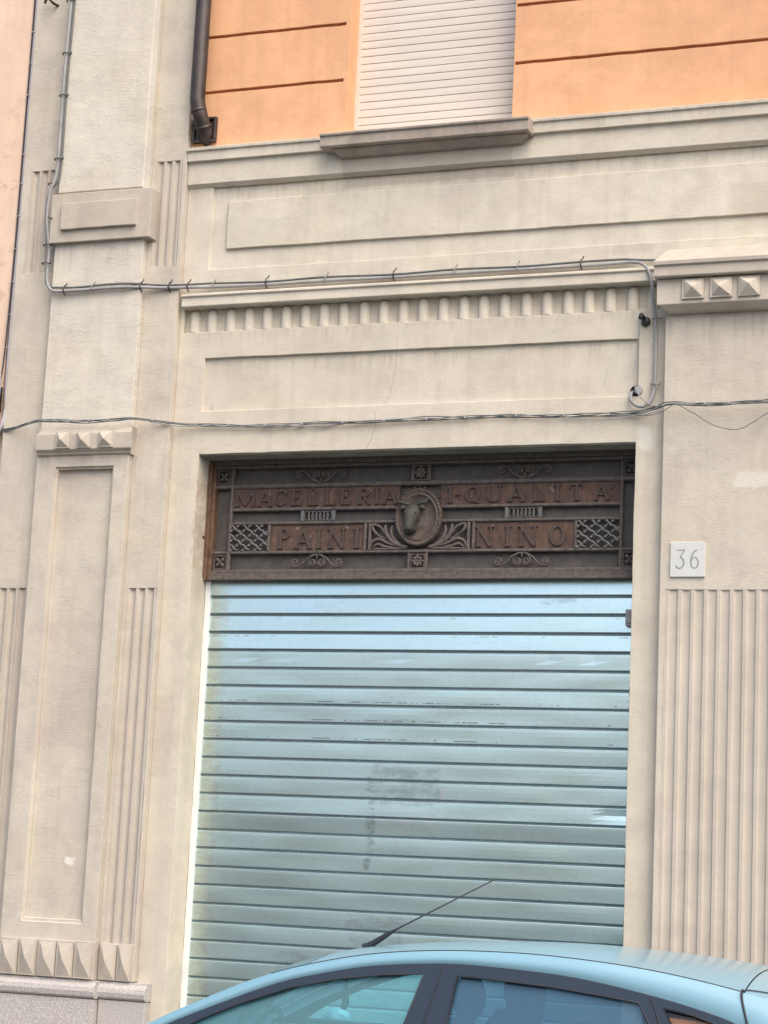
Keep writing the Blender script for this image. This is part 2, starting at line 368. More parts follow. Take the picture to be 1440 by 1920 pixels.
# car
s = NT('light_blue_car_paint'); s.set(Base_Color=s.mix(s.noise(900, 2), (.155, .305, .385), (.175, .33, .41)), Metallic=.1, Roughness=.45, Coat_Weight=.8, Coat_Roughness=.12); M['paint'] = s.m
s = NT('black_plastic_trim'); s.set(Base_Color=(.018, .030, .050), Roughness=.7, Specular_IOR_Level=.3); M['trim'] = s.m
s = NT('rubber_seal'); s.set(Base_Color=(.012, .014, .02), Roughness=.6); M['rubber'] = s.m
s = NT('dark_blue_upholstery'); s.set(Base_Color=s.mix(s.noise(120, 3), (.045, .085, .115), (.065, .115, .15)), Roughness=.9); M['seat'] = s.m
s = NT('headlining'); s.set(Base_Color=(.09, .16, .20), Roughness=.9); M['lining'] = s.m
def glass(name, tint, film, amt, rough=.02):
    s = NT(name); s.t.nodes.remove(s.b)
    tr = s.n('ShaderNodeBsdfTransparent'); tr.inputs[0].default_value = (*tint, 1)
    gl = s.n('ShaderNodeBsdfGlossy'); gl.inputs['Roughness'].default_value = rough; gl.inputs[0].default_value = (1, 1, 1, 1)
    fr = s.n('ShaderNodeFresnel'); fr.inputs[0].default_value = 1.5
    df = s.n('ShaderNodeBsdfDiffuse'); df.inputs[0].default_value = (*film, 1); m0 = s.n('ShaderNodeMixShader'); m0.inputs[0].default_value = amt
    s.l(tr.outputs[0], m0.inputs[1]); s.l(df.outputs[0], m0.inputs[2]); tr = m0      # diffuse film painting a bluish sky reflection, with some dust, on the pane
    mx = s.n('ShaderNodeMixShader'); s.l(fr.outputs[0], mx.inputs[0]); s.l(tr.outputs[0], mx.inputs[1]); s.l(gl.outputs[0], mx.inputs[2]); s.l(mx.outputs[0], s.out.inputs[0])
    return s.m
M['glass'] = glass('teal_tinted_glass', (.60, .93, .97), (.30, .70, .78), .20)
M['glass_clear'] = glass('smoked_quarter_glass', (.85, .88, .88), (.10, .22, .33), .04)
M['glass_dark'] = glass('dark_tinted_glass', (.42, .56, .68), (.075, .185, .29), .45)
s = NT('tyre'); s.set(Base_Color=(.02, .02, .02), Roughness=.9); M['tyre'] = s.m
s = NT('alloy'); s.set(Base_Color=(.5, .5, .52), Metallic=.9, Roughness=.3); M['alloy'] = s.m
s = NT('red_lens'); s.set(Base_Color=(.4, .02, .02), Roughness=.15); M['red'] = s.m
s = NT('clear_lens'); s.set(Base_Color=(.7, .72, .74), Roughness=.1); M['lens'] = s.m
s = NT('asphalt'); n = s.noise(180, 4); s.set(Base_Color=s.mix(n, (.035, .035, .036), (.075, .073, .07)), Roughness=.9, Normal=s.bump(n, .5, .004)); M['asphalt'] = s.m
s = NT('pavement_stone'); n = s.noise(60, 4); s.set(Base_Color=s.mix(n, (.22, .20, .18), (.32, .30, .27)), Roughness=.85); M['pave'] = s.m

# ------------------------------------------------------------------ setting
def plate(name, x0, x1, y0, y1, z0, z1, mt): return tag(box(name, (x0, x1, y0, y1, z0, z1), mt), kind='structure')
bm = bmesh.new(); a = 300
for p in ((-a,-a),(a,-a),(a,a),(-a,a)): bm.verts.new((p[0], p[1], -.10))
bm.faces.new(bm.verts); tag(obj('ground', bm, M['asphalt']), kind='structure')
plate('road', -40, 40, -9.2, -.60, -.099, -.08, M['asphalt'])
kb = plate('pavement', -40, 40, -.46, .28, -.099, .045, M['pave'])
for i in range(40):
    box('kerbstone', (-16+i*.8+.003, -16+(i+1)*.8-.003, -.597, -.462, -.098, .05), M['granite'], kb, bevel=.008)

# ------------------------------------------------------------------ the building
B = empty('corner_shop_building', (-3.6, 0, 0))
tag(B, 'cream stucco building with fluted pilasters around a shop opening and an orange upper wall', 'building')
P = lambda *a, **k: relief(*a, **k)
cr, pl, rg, fl, st = M['cream'], M['cream_pil'], M['cream_rough'], M['cream_flute'], M['stone']
XR = 1.2
# field around the shop opening
OX0, OX1, OZ = -4.842, -2.361, 3.845
wall = P('door_surround', B, M['cream_low'], -5.01, -2.19, 0.0, 4.684, 0.0, [(-4.842, -2.357, 4.09, 4.395, .020), (-4.985, -2.25, 4.548, 4.684, .032), (OX0, OX1, 0, OZ, None)], back=.30)
# frieze panel above the shop
fz = P('frieze', B, cr, -5.01, XR, 4.684, 5.40, 0.0, [(-4.854, XR-.2, 4.912, 5.40, .016), (-4.752, XR-.3, 5.030, 5.308, -.002)], back=.30)
# left pilaster, its strips
pil = P('pilaster', B, pl, -5.81, -5.226, .962, 4.0, -.10, [(-5.684, -5.315, 1.252, 3.771, -.088), (-5.674, -5.326, 1.270, 3.759, -.058)], back=.3)
P('pilaster', B, rg, -5.80, -5.226, 4.0, 7.4, -.095, [(-5.80, -5.255, 5.40, 7.4, -.103)], back=.3)
P('pilaster_strip', B, pl, -5.226, -5.01, .962, 7.4, -.05, [(-5.205, -5.022, 1.155, 3.085, None), (-5.205, -5.035, 4.935, 5.560, None)], back=.3)
P('pilaster_strip', B, pl, -6.075, -5.81, 0, 7.4, -.05, [(-6.025, -5.835, .9, 3.087, None), (-6.025, -5.835, 4.945, 5.565, None)], back=.3)
def flutes(name, x0, x1, n, z0, z1, ys, depth, fil, parent, edge=.0, shape=.38, mt=None):
    """concave grooves cut between narrow fillets"""
    pitch = (x1-x0-fil)/n; prof = [(x0, ys)]
    for i in range(n):
        a = x0+i*pitch+fil; b = x0+(i+1)*pitch; prof.append((a, ys))
        for k in range(0, 9):
            t = k/8; prof.append((a+(b-a)*t, ys+edge+depth*math.sin(math.pi*t)**shape))
        prof.append((b, ys))
    prof.append((x1, ys))
    return extrude_z(name, prof, z0, z1, mt or fl, parent)
flutes('fluting', -5.205, -5.022, 3, 1.155, 3.085, -.050, .017, .014, B)
flutes('fluting', -5.205, -5.035, 3, 4.935, 5.560, -.050, .017, .014, B)
flutes('fluting', -6.025, -5.835, 3, .9, 3.087, -.050, .017, .014, B)
flutes('fluting', -6.025, -5.835, 3, 4.945, 5.565, -.050, .017, .014, B)
# pyramid blocks
def pyramid(bm, x0, x1, z0, z1, y, h, e=.012, lip=.006):
    a = [bm.verts.new(p) for p in ((x0,y,z0),(x1,y,z0),(x1,y,z1),(x0,y,z1))]
    b = [bm.verts.new(p) for p in ((x0,y-e,z0),(x1,y-e,z0),(x1,y-e,z1),(x0,y-e,z1))]
    c = [bm.verts.new(p) for p in ((x0+lip,y-e-.001,z0+lip),(x1-lip,y-e-.001,z0+lip),(x1-lip,y-e-.001,z1-lip),(x0+lip,y-e-.001,z1-lip))]
    ap = bm.verts.new(((x0+x1)/2+random.uniform(-.005,.005), y-e-h*random.uniform(.86,1.0), (z0+z1)/2+random.uniform(-.006,.006)))
    for v_ in c: v_.co += Vector((random.uniform(-.002,.002), random.uniform(0,.003), random.uniform(-.002,.002)))
    for k in range(4):
        l = (k+1)%4; quad(bm, (a[k],a[l],b[l],b[k])); quad(bm, (b[k],b[l],c[l],c[k])); quad(bm, (c[k],c[l],ap))
def pyr(x0, x1, z0, z1, y, h, parent, mt=st, e=.012):
    bm = bmesh.new(); pyramid(bm, x0, x1, z0, z1, y, h, e); return obj('diamond_block', bm, mt, parent, bevel=.003)
blk = box('plinth_block', (-5.80, -5.2232, -.104, .1, .9605, 1.162), st, B, bevel=.003)
for a_, b_ in ((-5.795,-5.687),(-5.676,-5.571),(-5.558,-5.453),(-5.447,-5.346),(-5.336,-5.233)): pyr(a_, b_, .965, 1.156, -.104, .032, blk, e=.014)
blk = box('plinth_block', (-5.2225, -5.0125, -.054, .1, .9605, 1.158), st, B, bevel=.003)
for a_, b_ in ((-5.212,-5.113),(-5.104,-5.018)): pyr(a_, b_, .963, 1.153, -.054, .030, blk, e=.014)
# cap of the lower pilaster
cap = extrude_x('pilaster_cap', [(-.02,3.835),(-.105,3.835),(-.118,3.842),(-.118,3.850),(-.140,3.864),(-.142,3.952),(-.125,3.985),(-.05,4.00),(-.02,4.0)], -5.80, -5.195, st, B, bevel=.003,
                x0s=[-5.80]*5+[-5.80,-5.775,-5.76,-5.76], x1s=[-5.215,-5.215,-5.205,-5.205,-5.193,-5.193,-5.205,-5.21,-5.21])
for a_, b_ in ((-5.668,-5.578),(-5.535,-5.445),(-5.398,-5.305)): pyr(a_, b_, 3.868, 3.965, -.141, .036, cap)
# raised block on the upper pilaster
ub = P('pilaster_block', B, st, -5.825, -5.178, 5.09, 5.383, -.128, [(-5.747, -5.260, 5.162, 5.318, -.150)], back=-.02, bevel=.004)
# granite plinth
def plinth(x0, x1, y):
    bm = bmesh.new(); add_box(bm, x0, x1, y+.01, .2, .0, .862); g = obj('plinth', bm, M['granite'], B, bevel=.004)
    prof = [(.15,.864),(y+.02,.864),(y+.005,.868),(y-.004,.878),(y-.009,.902),(y-.004,.925),(y+.008,.938),(y+.020,.945),(y+.022,.958),(.15,.958)]
    o = extrude_x('plinth_moulding', prof, x0-.004, x1+.006, M['granite'], B, bevel=.002)
plinth(-5.90, -5.205, -.125); plinth(-5.20, -4.925, -.078)
# ledge and convex flutes above the shop
extrude_x('ledge', [(.04,4.686),(-.046,4.686),(-.050,4.690),(-.050,4.738),(-.062,4.744),(-.062,4.756),(-.03,4.768),(.01,4.772),(.04,4.772)], -4.985, -2.255, cr, B, bevel=.002)
fx = [-4.927,-4.821,-4.705,-4.591,-4.480,-4.367,-4.251,-4.140,-4.023,-3.903,-3.788,-3.674,-3.560,-3.444,-3.327,-3.216,-3.099,-2.978,-2.863,-2.747,-2.634,-2.519,-2.399,-2.290]
fr_ = None; fm = []
for q in range(3):
    bm = bmesh.new(); rings = []
    for z, r in ((4.549,.0335),(4.60,.033),(4.645,.032),(4.664,.029),(4.676,.023),(4.683,.012)):
        rings.append([bm.verts.new(((r+random.uniform(-.0008,.0008))*math.sin(a), .032-(r-.001)*math.cos(a), z)) for a in [R(-90+18*k) for k in range(11)]])
    for a, b in zip(rings, rings[1:]):
        for k in range(10): quad(bm, (a[k], a[k+1], b[k+1], b[k]))
    quad(bm, rings[-1])
    bmesh.ops.recalc_face_normals(bm, faces=bm.faces)
    for f in bm.faces: f.smooth = True
    me = bpy.data.meshes.new('round_flute'); bm.to_mesh(me); bm.free(); me.materials.append(cr); fm.append(me)
for i, x in enumerate(fx):
    o = bpy.data.objects.new('round_flute', fm[i%3]); col.objects.link(o); o.parent = wall; o.matrix_parent_inverse = mat_world(wall).inverted(); o.location = (x, 0, 0)
# string course, upper band
extrude_x('string_course', [(.1,5.40),(.0,5.400),(-.024,5.418),(-.026,5.546),(-.048,5.549),(-.050,5.604),(-.062,5.607),(-.064,5.624),(-.02,5.640),(.1,5.645)], -5.008, XR, cr, B, bevel=.002, jit=.0015)
# orange upper wall with grooves and the window opening
WX0, WX1 = -4.062, -3.092
gr = []
for k in range(4):
    z = 5.975+k*.337
    gr += [(-5.01, WX0-.028, z-.008, z+.010, .022), (WX1+.006, XR, z-.008, z+.010, .022)]
P('orange_wall', B, M['orange'], -5.01, XR, 5.642, 7.4, 0.0, gr+[(WX0, WX1, 5.642, 7.4, None)], back=.3, bevel=.002)
for k in range(3):   # brown strip painting the shade at the back of each groove
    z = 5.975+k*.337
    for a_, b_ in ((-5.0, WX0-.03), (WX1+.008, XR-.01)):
        box('groove_shade', (a_, b_, .017, .03, z-.0095, z+.0115), M['orange_groove'], B)
# window: sill, reveal, blind of slats
sill = extrude_x('window_sill', [(.2,5.535),(-.130,5.535),(-.136,5.540),(-.137,5.592),(-.148,5.596),(-.150,5.608),(-.14,5.613),(.2,5.630)], -4.156, -2.955, M['sill'], B, bevel=.0025)
extrude_x('sill_moulding', [(-.045,5.532),(-.100,5.532),(-.096,5.526),(-.086,5.522),(-.080,5.513),(-.068,5.507),(-.060,5.500),(-.048,5.497),(-.02,5.497)], -4.085, -3.0, M['sill'], B, bevel=.001,
          x0s=[-4.10,-4.10,-4.095,-4.085,-4.08,-4.07,-4.065,-4.055,-4.055], x1s=[-2.975,-2.975,-2.98,-2.99,-2.995,-3.005,-3.01,-3.02,-3.02])
win = box('window', (WX0+.004, WX1-.004, .165, .18, 5.62, 7.4), M['blind'], B)
zb = 5.615; k = 0
bm = bmesh.new(); pr = [(.160,.0020),(.1450,.0022),(.1436,.0045),(.1430,.022),(.1436,.0418),(.1448,.0445),(.160,.0446)]
rr = []
for x in (WX0+.012, WX1-.012): rr.append([bm.verts.new((x, y, z)) for y, z in pr])
for q in range(len(pr)-1): quad(bm, (rr[0][q], rr[0][q+1], rr[1][q+1], rr[1][q]))
bmesh.ops.recalc_face_normals(bm, faces=bm.faces); sm = bpy.data.meshes.new('slat'); bm.to_mesh(sm); bm.free(); sm.materials.append(M['blind'])
while zb < 7.38:
    o = bpy.data.objects.new('slat', sm); col.objects.link(o); o.parent = win; o.matrix_parent_inverse = mat_world(win).inverted(); o.location = (0, random.uniform(-.0004,.0004), zb); zb += .0457
box('window_guide', (WX0, WX0+.018, .125, .17, 5.62, 7.4), M['blind'], win)
box('window_guide', (WX1-.018, WX1, .125, .17, 5.62, 7.4), M['blind'], win)
# right pilaster
rp = P('pilaster', B, pl, -2.205, -1.555, 0, 4.53, -.06, [(-2.176, -1.570, .9, 3.066, None)], back=.3)
flutes('fluting', -2.176, -1.570, 9, .9, 3.066, -.060, .009, .017, B)
P('door_surround', B, M['cream_low'], -1.555, XR, 0, 4.684, 0.0, [(-1.45, XR-.1, 4.09, 4.395, .02)], back=.30)
cb = extrude_x('pilaster_cap', [(.05,4.497),(-.100,4.497),(-.108,4.500),(-.150,4.527),(-.152,4.660),(.05,4.660)], -2.236, -1.51, pl, B, bevel=.003,
               x0s=[-2.20,-2.185,-2.19,-2.234,-2.236,-2.236], x1s=[-1.56,-1.56,-1.55,-1.51,-1.51,-1.51])
for a_, b_ in ((-2.102,-1.990),(-1.957,-1.846),(-1.815,-1.705)): pyr(a_, b_, 4.548, 4.652, -.152, .040, cb, pl)
extrude_x('cap_coping', [(.05,4.662),(-.188,4.662),(-.192,4.668),(-.192,4.716),(-.205,4.722),(-.207,4.742),(-.06,4.845),(.05,4.85)], -2.245, -1.50, st, B, bevel=.002,
          x0s=[-2.243]*6+[-2.20,-2.19], x1s=[-1.50]*6+[-1.55,-1.55])
# hairline cracks and lintel
def crack(pts, r=.0007):
    P_ = []
    for a, b in zip(pts, pts[1:]):
        for k in range(5):
            t = k/5; P_.append((a[0]+(b[0]-a[0])*t+random.uniform(-.004,.004), a[2], a[1]+(b[1]-a[1])*t))
    P_.append((pts[-1][0], pts[-1][2], pts[-1][1])); tube('crack', P_, r, M['cable'], B, n=4)
crack([(-3.70,4.53,.0),(-3.695,4.40,.0)]); crack([(-3.70,4.39,.02),(-3.71,4.25,.02),(-3.73,4.15,.02),(-3.76,4.095,.02)], .0005)
crack([(-3.80,4.08,.0),(-3.80,3.98,.0),(-3.82,3.90,.0),(-3.84,3.85,.0)]); crack([(-2.52,4.27,.02),(-2.54,4.15,.02)], .0006); crack([(-4.79,4.14,.02),(-4.79,4.095,.02)], .0009)
lp = [(x, .003, OZ-.0) for x in ()]
# grimy plaster soffit of the opening, and a dark sheet closing its back
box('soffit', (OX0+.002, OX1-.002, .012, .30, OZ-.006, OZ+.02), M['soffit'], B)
box('opening_back', (OX0-.05, OX1+.05, .31, .33, 0, OZ+.05), M['dark'], B)
for x in (-6.075, -5.01):
    pass

# chips along the right arris of the opening
random.seed(11); bm = bmesh.new()
for i in range(34):
    z = random.uniform(.9, 2.75); r = random.uniform(.002, .007)
    v = [bm.verts.new((OX1-.001+random.uniform(-.3,.3)*r+dx*r, .0+dy*r, z+dz*r*1.6)) for dx, dy, dz in ((-.3,.5,-1),(.5,-.35,-.5),(.7,-.3,.4),(-.3,.5,1),(-.5,1.2,0))]
    quad(bm, v)
obj('chipped_edge', bm, st, B)

# ------------------------------------------------------------------ neighbour on the left
N = empty('neighbour_building', (-7.5, 0, 0)); tag(N, 'peach plastered neighbouring building at the far left edge', 'building')
P('wall', N, M['peach'], -11, -6.115, 3.95, 7.4, -.02, [], back=.3)
P('lower_wall', N, M['cream'], -11, -6.115, 0, 3.94, -.015, [], back=.3)
box('corner_joint', (-6.115, -6.076, -.004, .3, 0, 7.4), M['stone'], N)

# ------------------------------------------------------------------ roller shutter
S = empty('roller_shutter', (-3.6, .18, 0)); tag(S, 'closed galvanised steel roller shutter filling the shop opening behind the car', 'shutter')
p = .0989; z0 = 3.068
XS0, XS1 = -4.815, -2.355
random.seed(3)
for k in range(-1, 31):
    zt = z0 - p*k; zb = zt - p                   # slat between joint k (top) and joint k+1 (bottom)
    h = p-.0105; tilt = R(random.gauss(0, .35) + (5.0 if k <= 2 else 0) + (.6 if k == 3 else 0) + (1.1 if k == 11 else 0) + (-2.4 if k == 12 else 0))
    prof = [(.0072, .001), (.003, .0), (.0003, .0008), (-.0004, .0035), (-.0006, h*.3), (-.0007, h*.55), (-.0006, h*.8), (-.0003, h-.0055), (.0012, h-.0035), (.0035, h-.0012), (.0072, h+.001)]
    bm = bmesh.new(); rings = []; nx = 30
    for i in range(nx+1):
        x = XS0+(XS1-XS0)*i/nx; ring = []
        for (y, z) in prof:
            dy = .0012*noise.noise(Vector((x*3, k*3.7, z*12)))
            if k == 11 and x > -2.6 and .02 < z < h-.01: dy += .010*max(0, (x+2.6)/.24)*math.sin(math.pi*(z-.02)/(h-.03))
            if k == 3 and .5*h < z < h-.005:
                for cx in (-4.60, -4.36, -3.70, -2.82, -2.62): dy += .003*math.exp(-((x-cx)/.035)**2)
            zz = z-h/2
            ring.append(bm.verts.new((x, .212 + y*math.cos(tilt) + zz*math.sin(tilt) + dy, zb+.0105+h/2+zz*math.cos(tilt)+(.0012*noise.noise(Vector((x*1.3, k, 0))) if k in (5,6) else 0))))
        rings.append(ring)
    for a, b in zip(rings, rings[1:]):
        for q in range(len(prof)-1): quad(bm, (a[q], a[q+1], b[q+1], b[q]))
    obj('slat', bm, M['steel'], S)
box('shutter_backing', (XS0, XS1, .2195, .230, 0.0, 3.15), metal('shutter_joint_steel', (.13, .175, .19), (.19, .24, .26), .5, .4, 20), S)
box('guide_rail', (OX0+.001, -4.812, .192, .25, .0, 3.165), M['white'], S, bevel=.002)
box('guide_rail', (-2.385, OX1-.001, .205, .25, .0, 3.165), M['white'], S, bevel=.002)
bm = bmesh.new(); add_box(bm, -2.434, -2.398, .178, .204, 2.914, 3.000); add_box(bm, -2.428, -2.404, .172, .178, 2.927, 2.987)
tag(obj('shutter_sensor', bm, M['pvc'], bevel=.004), 'small grey sensor box fixed at the right edge of the roller shutter', 'sensor')

# ------------------------------------------------------------------ iron grille over the shutter
G = empty('iron_grille', (-3.6, .13, 3.15)); tag(G, 'rusty wrought iron transom grille with butcher lettering and an oval head medallion', 'grille')
GX0, GX1 = OX0+.001, OX1-.001; ir = M['iron']; GY = .13
# old frame, moulded
bm = bmesh.new(); add_box(bm, GX0, -4.800, .100, .19, 3.150, 3.838); add_box(bm, -4.800, -4.781, .118, .19, 3.150, 3.838)
add_box(bm, -4.836, -4.812, .088, .100, 3.17, 3.80); obj('frame', bm, M['wood_frame'], G, bevel=.002)
bm = bmesh.new(); add_box(bm, -4.781, GX1-.004, .095, .19, 3.152, 3.176); add_box(bm, -4.781, GX1-.004, .112, .19, 3.178, 3.192); add_box(bm, -4.781, GX1-.004, .122, .19, 3.194, 3.212)
obj('frame', bm, M['iron'], G, bevel=.002)
bm = bmesh.new(); add_box(bm, -4.781, GX1-.004, .10, .19, 3.800, 3.838); add_box(bm, -4.781, GX1-.004, .118, .19, 3.782, 3.798)
obj('frame', bm, M['iron'], G, bevel=.002)
box('hinge', (-4.841, -4.818, .06, .10, 3.352, 3.40), M['rust'], G, bevel=.003)
def bar(x0, x1, z0, z1, y0=GY, y1=GY+.02, mt=ir):
    bm = bmesh.new(); prof = [(y1, z0), (y0+.006, z0), (y0, z0+(z1-z0)*.3), (y0, z0+(z1-z0)*.7), (y0+.006, z1), (y1, z1)]
    if x1-x0 > z1-z0:
        r = [[bm.verts.new((x, y, z)) for y, z in prof] for x in (x0, x1)]
    else:
        prof = [(y1, x0), (y0+.006, x0), (y0, x0+(x1-x0)*.3), (y0, x0+(x1-x0)*.7), (y0+.006, x1), (y1, x1)]
        r = [[bm.verts.new((x, y, z)) for y, x in prof] for z in (z0, z1)]
    n = len(prof)
    for q in range(n): quad(bm, (r[0][q], r[0][(q+1)%n], r[1][(q+1)%n], r[1][q]))
    quad(bm, r[0]); quad(bm, r[1]); return obj('bar', bm, mt, G)
OV = (-3.573, 3.492, .134, .160)
for (z0_, z1_) in ((3.670, 3.694), (3.540, 3.558), (3.463, 3.480), (3.299, 3.317)):
    mid = z0_ in (3.540, 3.463)
    if mid: bar(-4.684, -3.700, z0_, z1_); bar(-3.446, -2.462, z0_, z1_)
    else: bar(-4.781, GX1-.006, z0_, z1_)
bar(-4.694, -4.676, 3.212, 3.782, GY-.003); bar(-2.468, -2.450, 3.212, 3.782, GY-.003)
for x in (-4.449, -3.880, -3.852, -3.290, -3.262+.0, -2.700): bar(x-.009, x+.009, 3.317, 3.463, GY-.001)
# lettering plates
def plate_(x0, x1, z0, z1):
    bm = bmesh.new(); add_box(bm, x0, x1, GY+.012, GY+.02, z0, z1); return obj('lettering_plate', bm, M['rust'], G)
p1 = plate_(-4.674, -3.690, 3.559, 3.669); p2 = plate_(-3.455, -2.470, 3.559, 3.669); p3 = plate_(-4.438, -3.893, 3.319, 3.461); p4 = plate_(-3.250, -2.711, 3.319, 3.461)
def glyph(bm, ch, x0, x1, z0, z1, y, th):
    W, H = x1-x0, z1-z0; T = .17*H; t = .075*H; cnt = [0]
    def X(u): return x0+u*W
    def Z(v): return z0+v*H
    def seg(u0, v0, u1, v1, w):
        a, b = Vector((X(u0), Z(v0))), Vector((X(u1), Z(v1))); d = (b-a).normalized(); nn = Vector((-d.y, d.x))*w/2; cnt[0] += 1
        prism(bm, [tuple(a+nn), tuple(b+nn), tuple(b-nn), tuple(a-nn)], y-th-cnt[0]*.00015, y)
    def ring(cu, cv, ru, rv, a0, a1, w0, w1):
        cnt[0] += 1; n = 16; o, i = [], []
        for k in range(n+1):
            a = R(a0+(a1-a0)*k/n); w = w0+(w1-w0)*abs(math.cos(a)); c, s2 = math.cos(a), math.sin(a)
            o.append((X(cu)+c*ru*W, Z(cv)+s2*rv*H)); i.append((X(cu)+c*(ru*W-w), Z(cv)+s2*(rv*H-w)))
        for k in range(n): prism(bm, [o[k], o[k+1], i[k+1], i[k]], y-th-cnt[0]*.00015, y)
    def serif(u, v, w=.34): seg(u-w/2*H/W*.9, v, u+w/2*H/W*.9, v, t*.9)
    e = T/W/2
    if ch == 'M': seg(e,0,e,1,t*1.3); seg(e,.97,.5,.05,T); seg(.5,.05,1-e,.97,t*1.2); seg(1-e,0,1-e,1,T); serif(e,.03); serif(1-e,.03)
    elif ch == 'A': seg(.5,1,.06,0,t*1.2); seg(.5,1,.94,0,T); seg(.22,.33,.8,.33,t); serif(.08,.03,.3); serif(.92,.03,.3)
    elif ch == 'C': ring(.55,.5,.52,.5,42,318,t,T); seg(.95,.66,.95,.92,t); 
    elif ch in 'EL':
        seg(.22,0,.22,1,T); seg(.02,.035,.92,.035,t); seg(.92,0,.92,.26,t); serif(.2,.965)
        if ch == 'E': seg(.1,.965,.88,.965,t); seg(.88,.76,.88,1,t); seg(.22,.52,.7,.52,t); seg(.7,.42,.7,.62,t*.8)
    elif ch in 'RP':
        seg(.2,0,.2,1,T); ring(.5 if ch == 'R' else .52,.74,.40,.26,-90,90,t,T); seg(.2,.965,.54,.965,t); seg(.2,.515,.54,.515,t); serif(.2,.03)
        if ch == 'R': seg(.5,.5,.92,.03,T*.9); serif(.92,.03,.2)
    elif ch == 'I': seg(.5,0,.5,1,T); serif(.5,.03); serif(.5,.97)
    elif ch in 'OQ':
        ring(.5,.5,.5,.5,0,360,t,T)
        if ch == 'Q': seg(.5,.22,.95,-.08,T*.7)
    elif ch == 'U': seg(.16,.33,.16,1,T); seg(.86,.33,.86,1,t*1.2); ring(.51,.34,.43,.34,180,360,t,T*.8); serif(.16,.97); serif(.86,.97)
    elif ch == 'T': seg(.5,0,.5,1,T); seg(.03,.965,.97,.965,t); seg(.04,.74,.04,1,t); seg(.96,.74,.96,1,t); serif(.5,.03)
    elif ch == 'N': seg(.12,0,.12,1,t*1.2); seg(.1,.98,.88,.03,T); seg(.88,0,.88,1,t*1.2); serif(.12,.03); serif(.1,.97); serif(.88,.97)
    elif ch == '-': seg(.1,.5,.9,.5,T*.7)
    elif ch == "'": seg(.4,1,.25,.7,T*.8)
    elif ch == '3':
        seg(.12,.97,.9,.97,t*.6); seg(.88,.97,.45,.60,t*.6); ring(.42,.32,.46,.32,-150,88,t*.6,t*1.0)
    elif ch == '6':
        ring(.5,.31,.42,.31,0,360,t*.6,t*1.0); ring(.86,.42,.78,.58,100,190,t*.6,t*1.0)
def word(items, z0, z1, par):
    for ch, a, b in items:
        bm = bmesh.new(); glyph(bm, ch, a, b, z0, z1, GY+.0125, .010); obj('letter', bm, M['letter'], par)
word([('M',-4.655,-4.545),('A',-4.522,-4.443),('C',-4.432,-4.350),('E',-4.326,-4.262),('L',-4.227,-4.160),('L',-4.150+.022,-4.066) if False else ('L',-4.128,-4.060),('E',-4.036,-3.972),('R',-3.934,-3.856),('I',-3.835,-3.803),('A',-3.784,-3.704)], 3.571, 3.657, p1)
word([('I',-3.414,-3.384),('-',-3.378,-3.342),('Q',-3.316,-3.232),('U',-3.200,-3.110),('A',-3.072,-2.985),('L',-2.940,-2.872),('I',-2.822,-2.786),('T',-2.738,-2.664),('A',-2.606,-2.528),("'",-2.522,-2.494)], 3.571, 3.657, p2)
word([('P',-4.392,-4.318),('A',-4.288,-4.192),('I',-4.170,-4.126),('N',-4.088,-3.994),('I',-3.948,-3.904)], 3.330, 3.440, p3)
word([('N',-3.244,-3.154),('I',-3.088,-3.050),('N',-3.006,-2.912),('O',-2.842,-2.755)], 3.330, 3.440, p4)
# wire mesh behind
bm = bmesh.new()
x0_, x1_, za, zc = -4.78, GX1-.004, 3.205, 3.79; H_ = zc-za; w_ = .0017
n_ = 0; xx = x0_-H_
while xx < x1_:
    for s3, yy in ((1, .1620), (-1, .1632)):
        a, b = xx, xx+H_; za_, zb_ = (za, zc) if s3 > 0 else (zc, za)
        ta = max(0, (x0_-a)/H_); tb = min(1, (x1_-a)/H_)
        if tb > ta:
            pa = (a+ta*H_, za_+(zb_-za_)*ta); pb = (a+tb*H_, za_+(zb_-za_)*tb)
            v = [bm.verts.new(q) for q in ((pa[0]-w_, yy, pa[1]), (pa[0]+w_, yy, pa[1]), (pb[0]+w_, yy, pb[1]), (pb[0]-w_, yy, pb[1]))]; quad(bm, v)
    xx += .0125
tag(obj('wire_mesh', bm, metal('dusty_wire', (.10,.09,.085), (.19,.17,.155), .8, 0, 20), G), kind='stuff')
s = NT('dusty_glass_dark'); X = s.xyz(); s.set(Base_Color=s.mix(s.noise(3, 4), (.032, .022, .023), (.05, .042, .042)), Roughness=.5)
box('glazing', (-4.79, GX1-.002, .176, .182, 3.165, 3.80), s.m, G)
# scrolls
def spiral(cx, cz, r0, r1, a0, turns, sgn, n=22):
    return [(cx+(r0+(r1-r0)*k/n)*math.cos(R(a0)+sgn*2*math.pi*turns*k/n), cz+(r0+(r1-r0)*k/n)*math.sin(R(a0)+sgn*2*math.pi*turns*k/n)) for k in range(n+1)]
def scroll(cx, zbase, sgn):
    bm = bmesh.new(); y = GY+.006
    def T(pts, r=.0042): add_tube(bm, [(cx+a, y, zbase+sgn*b) for a, b in pts], r, 6)
    for m_ in (1, -1):
        f = lambda pts: [(m_*a, b) for a, b in pts]
        sp1 = spiral(.127, .046, .024, .005, 120, 1.6, -1)
        T(f([(0.004, .002), (.03, .006), (.058, .022), (.080, .048), (.098, .063)] + sp1[0:]))
        sp2 = spiral(.024, .046, .020, .005, 60, 1.5, 1)
        T(f([(.004, .0), (.030, .010), (.047, .032), (.047, .054), (.038, .062)] + sp2[:]), .0038)
    T([(0, .0), (0, .03)], .004)
    obj('scroll', bm, ir, G, smooth=True)
for cx in (-4.156, -2.990): scroll(cx, 3.697, 1); scroll(cx+.001, 3.297, -1)
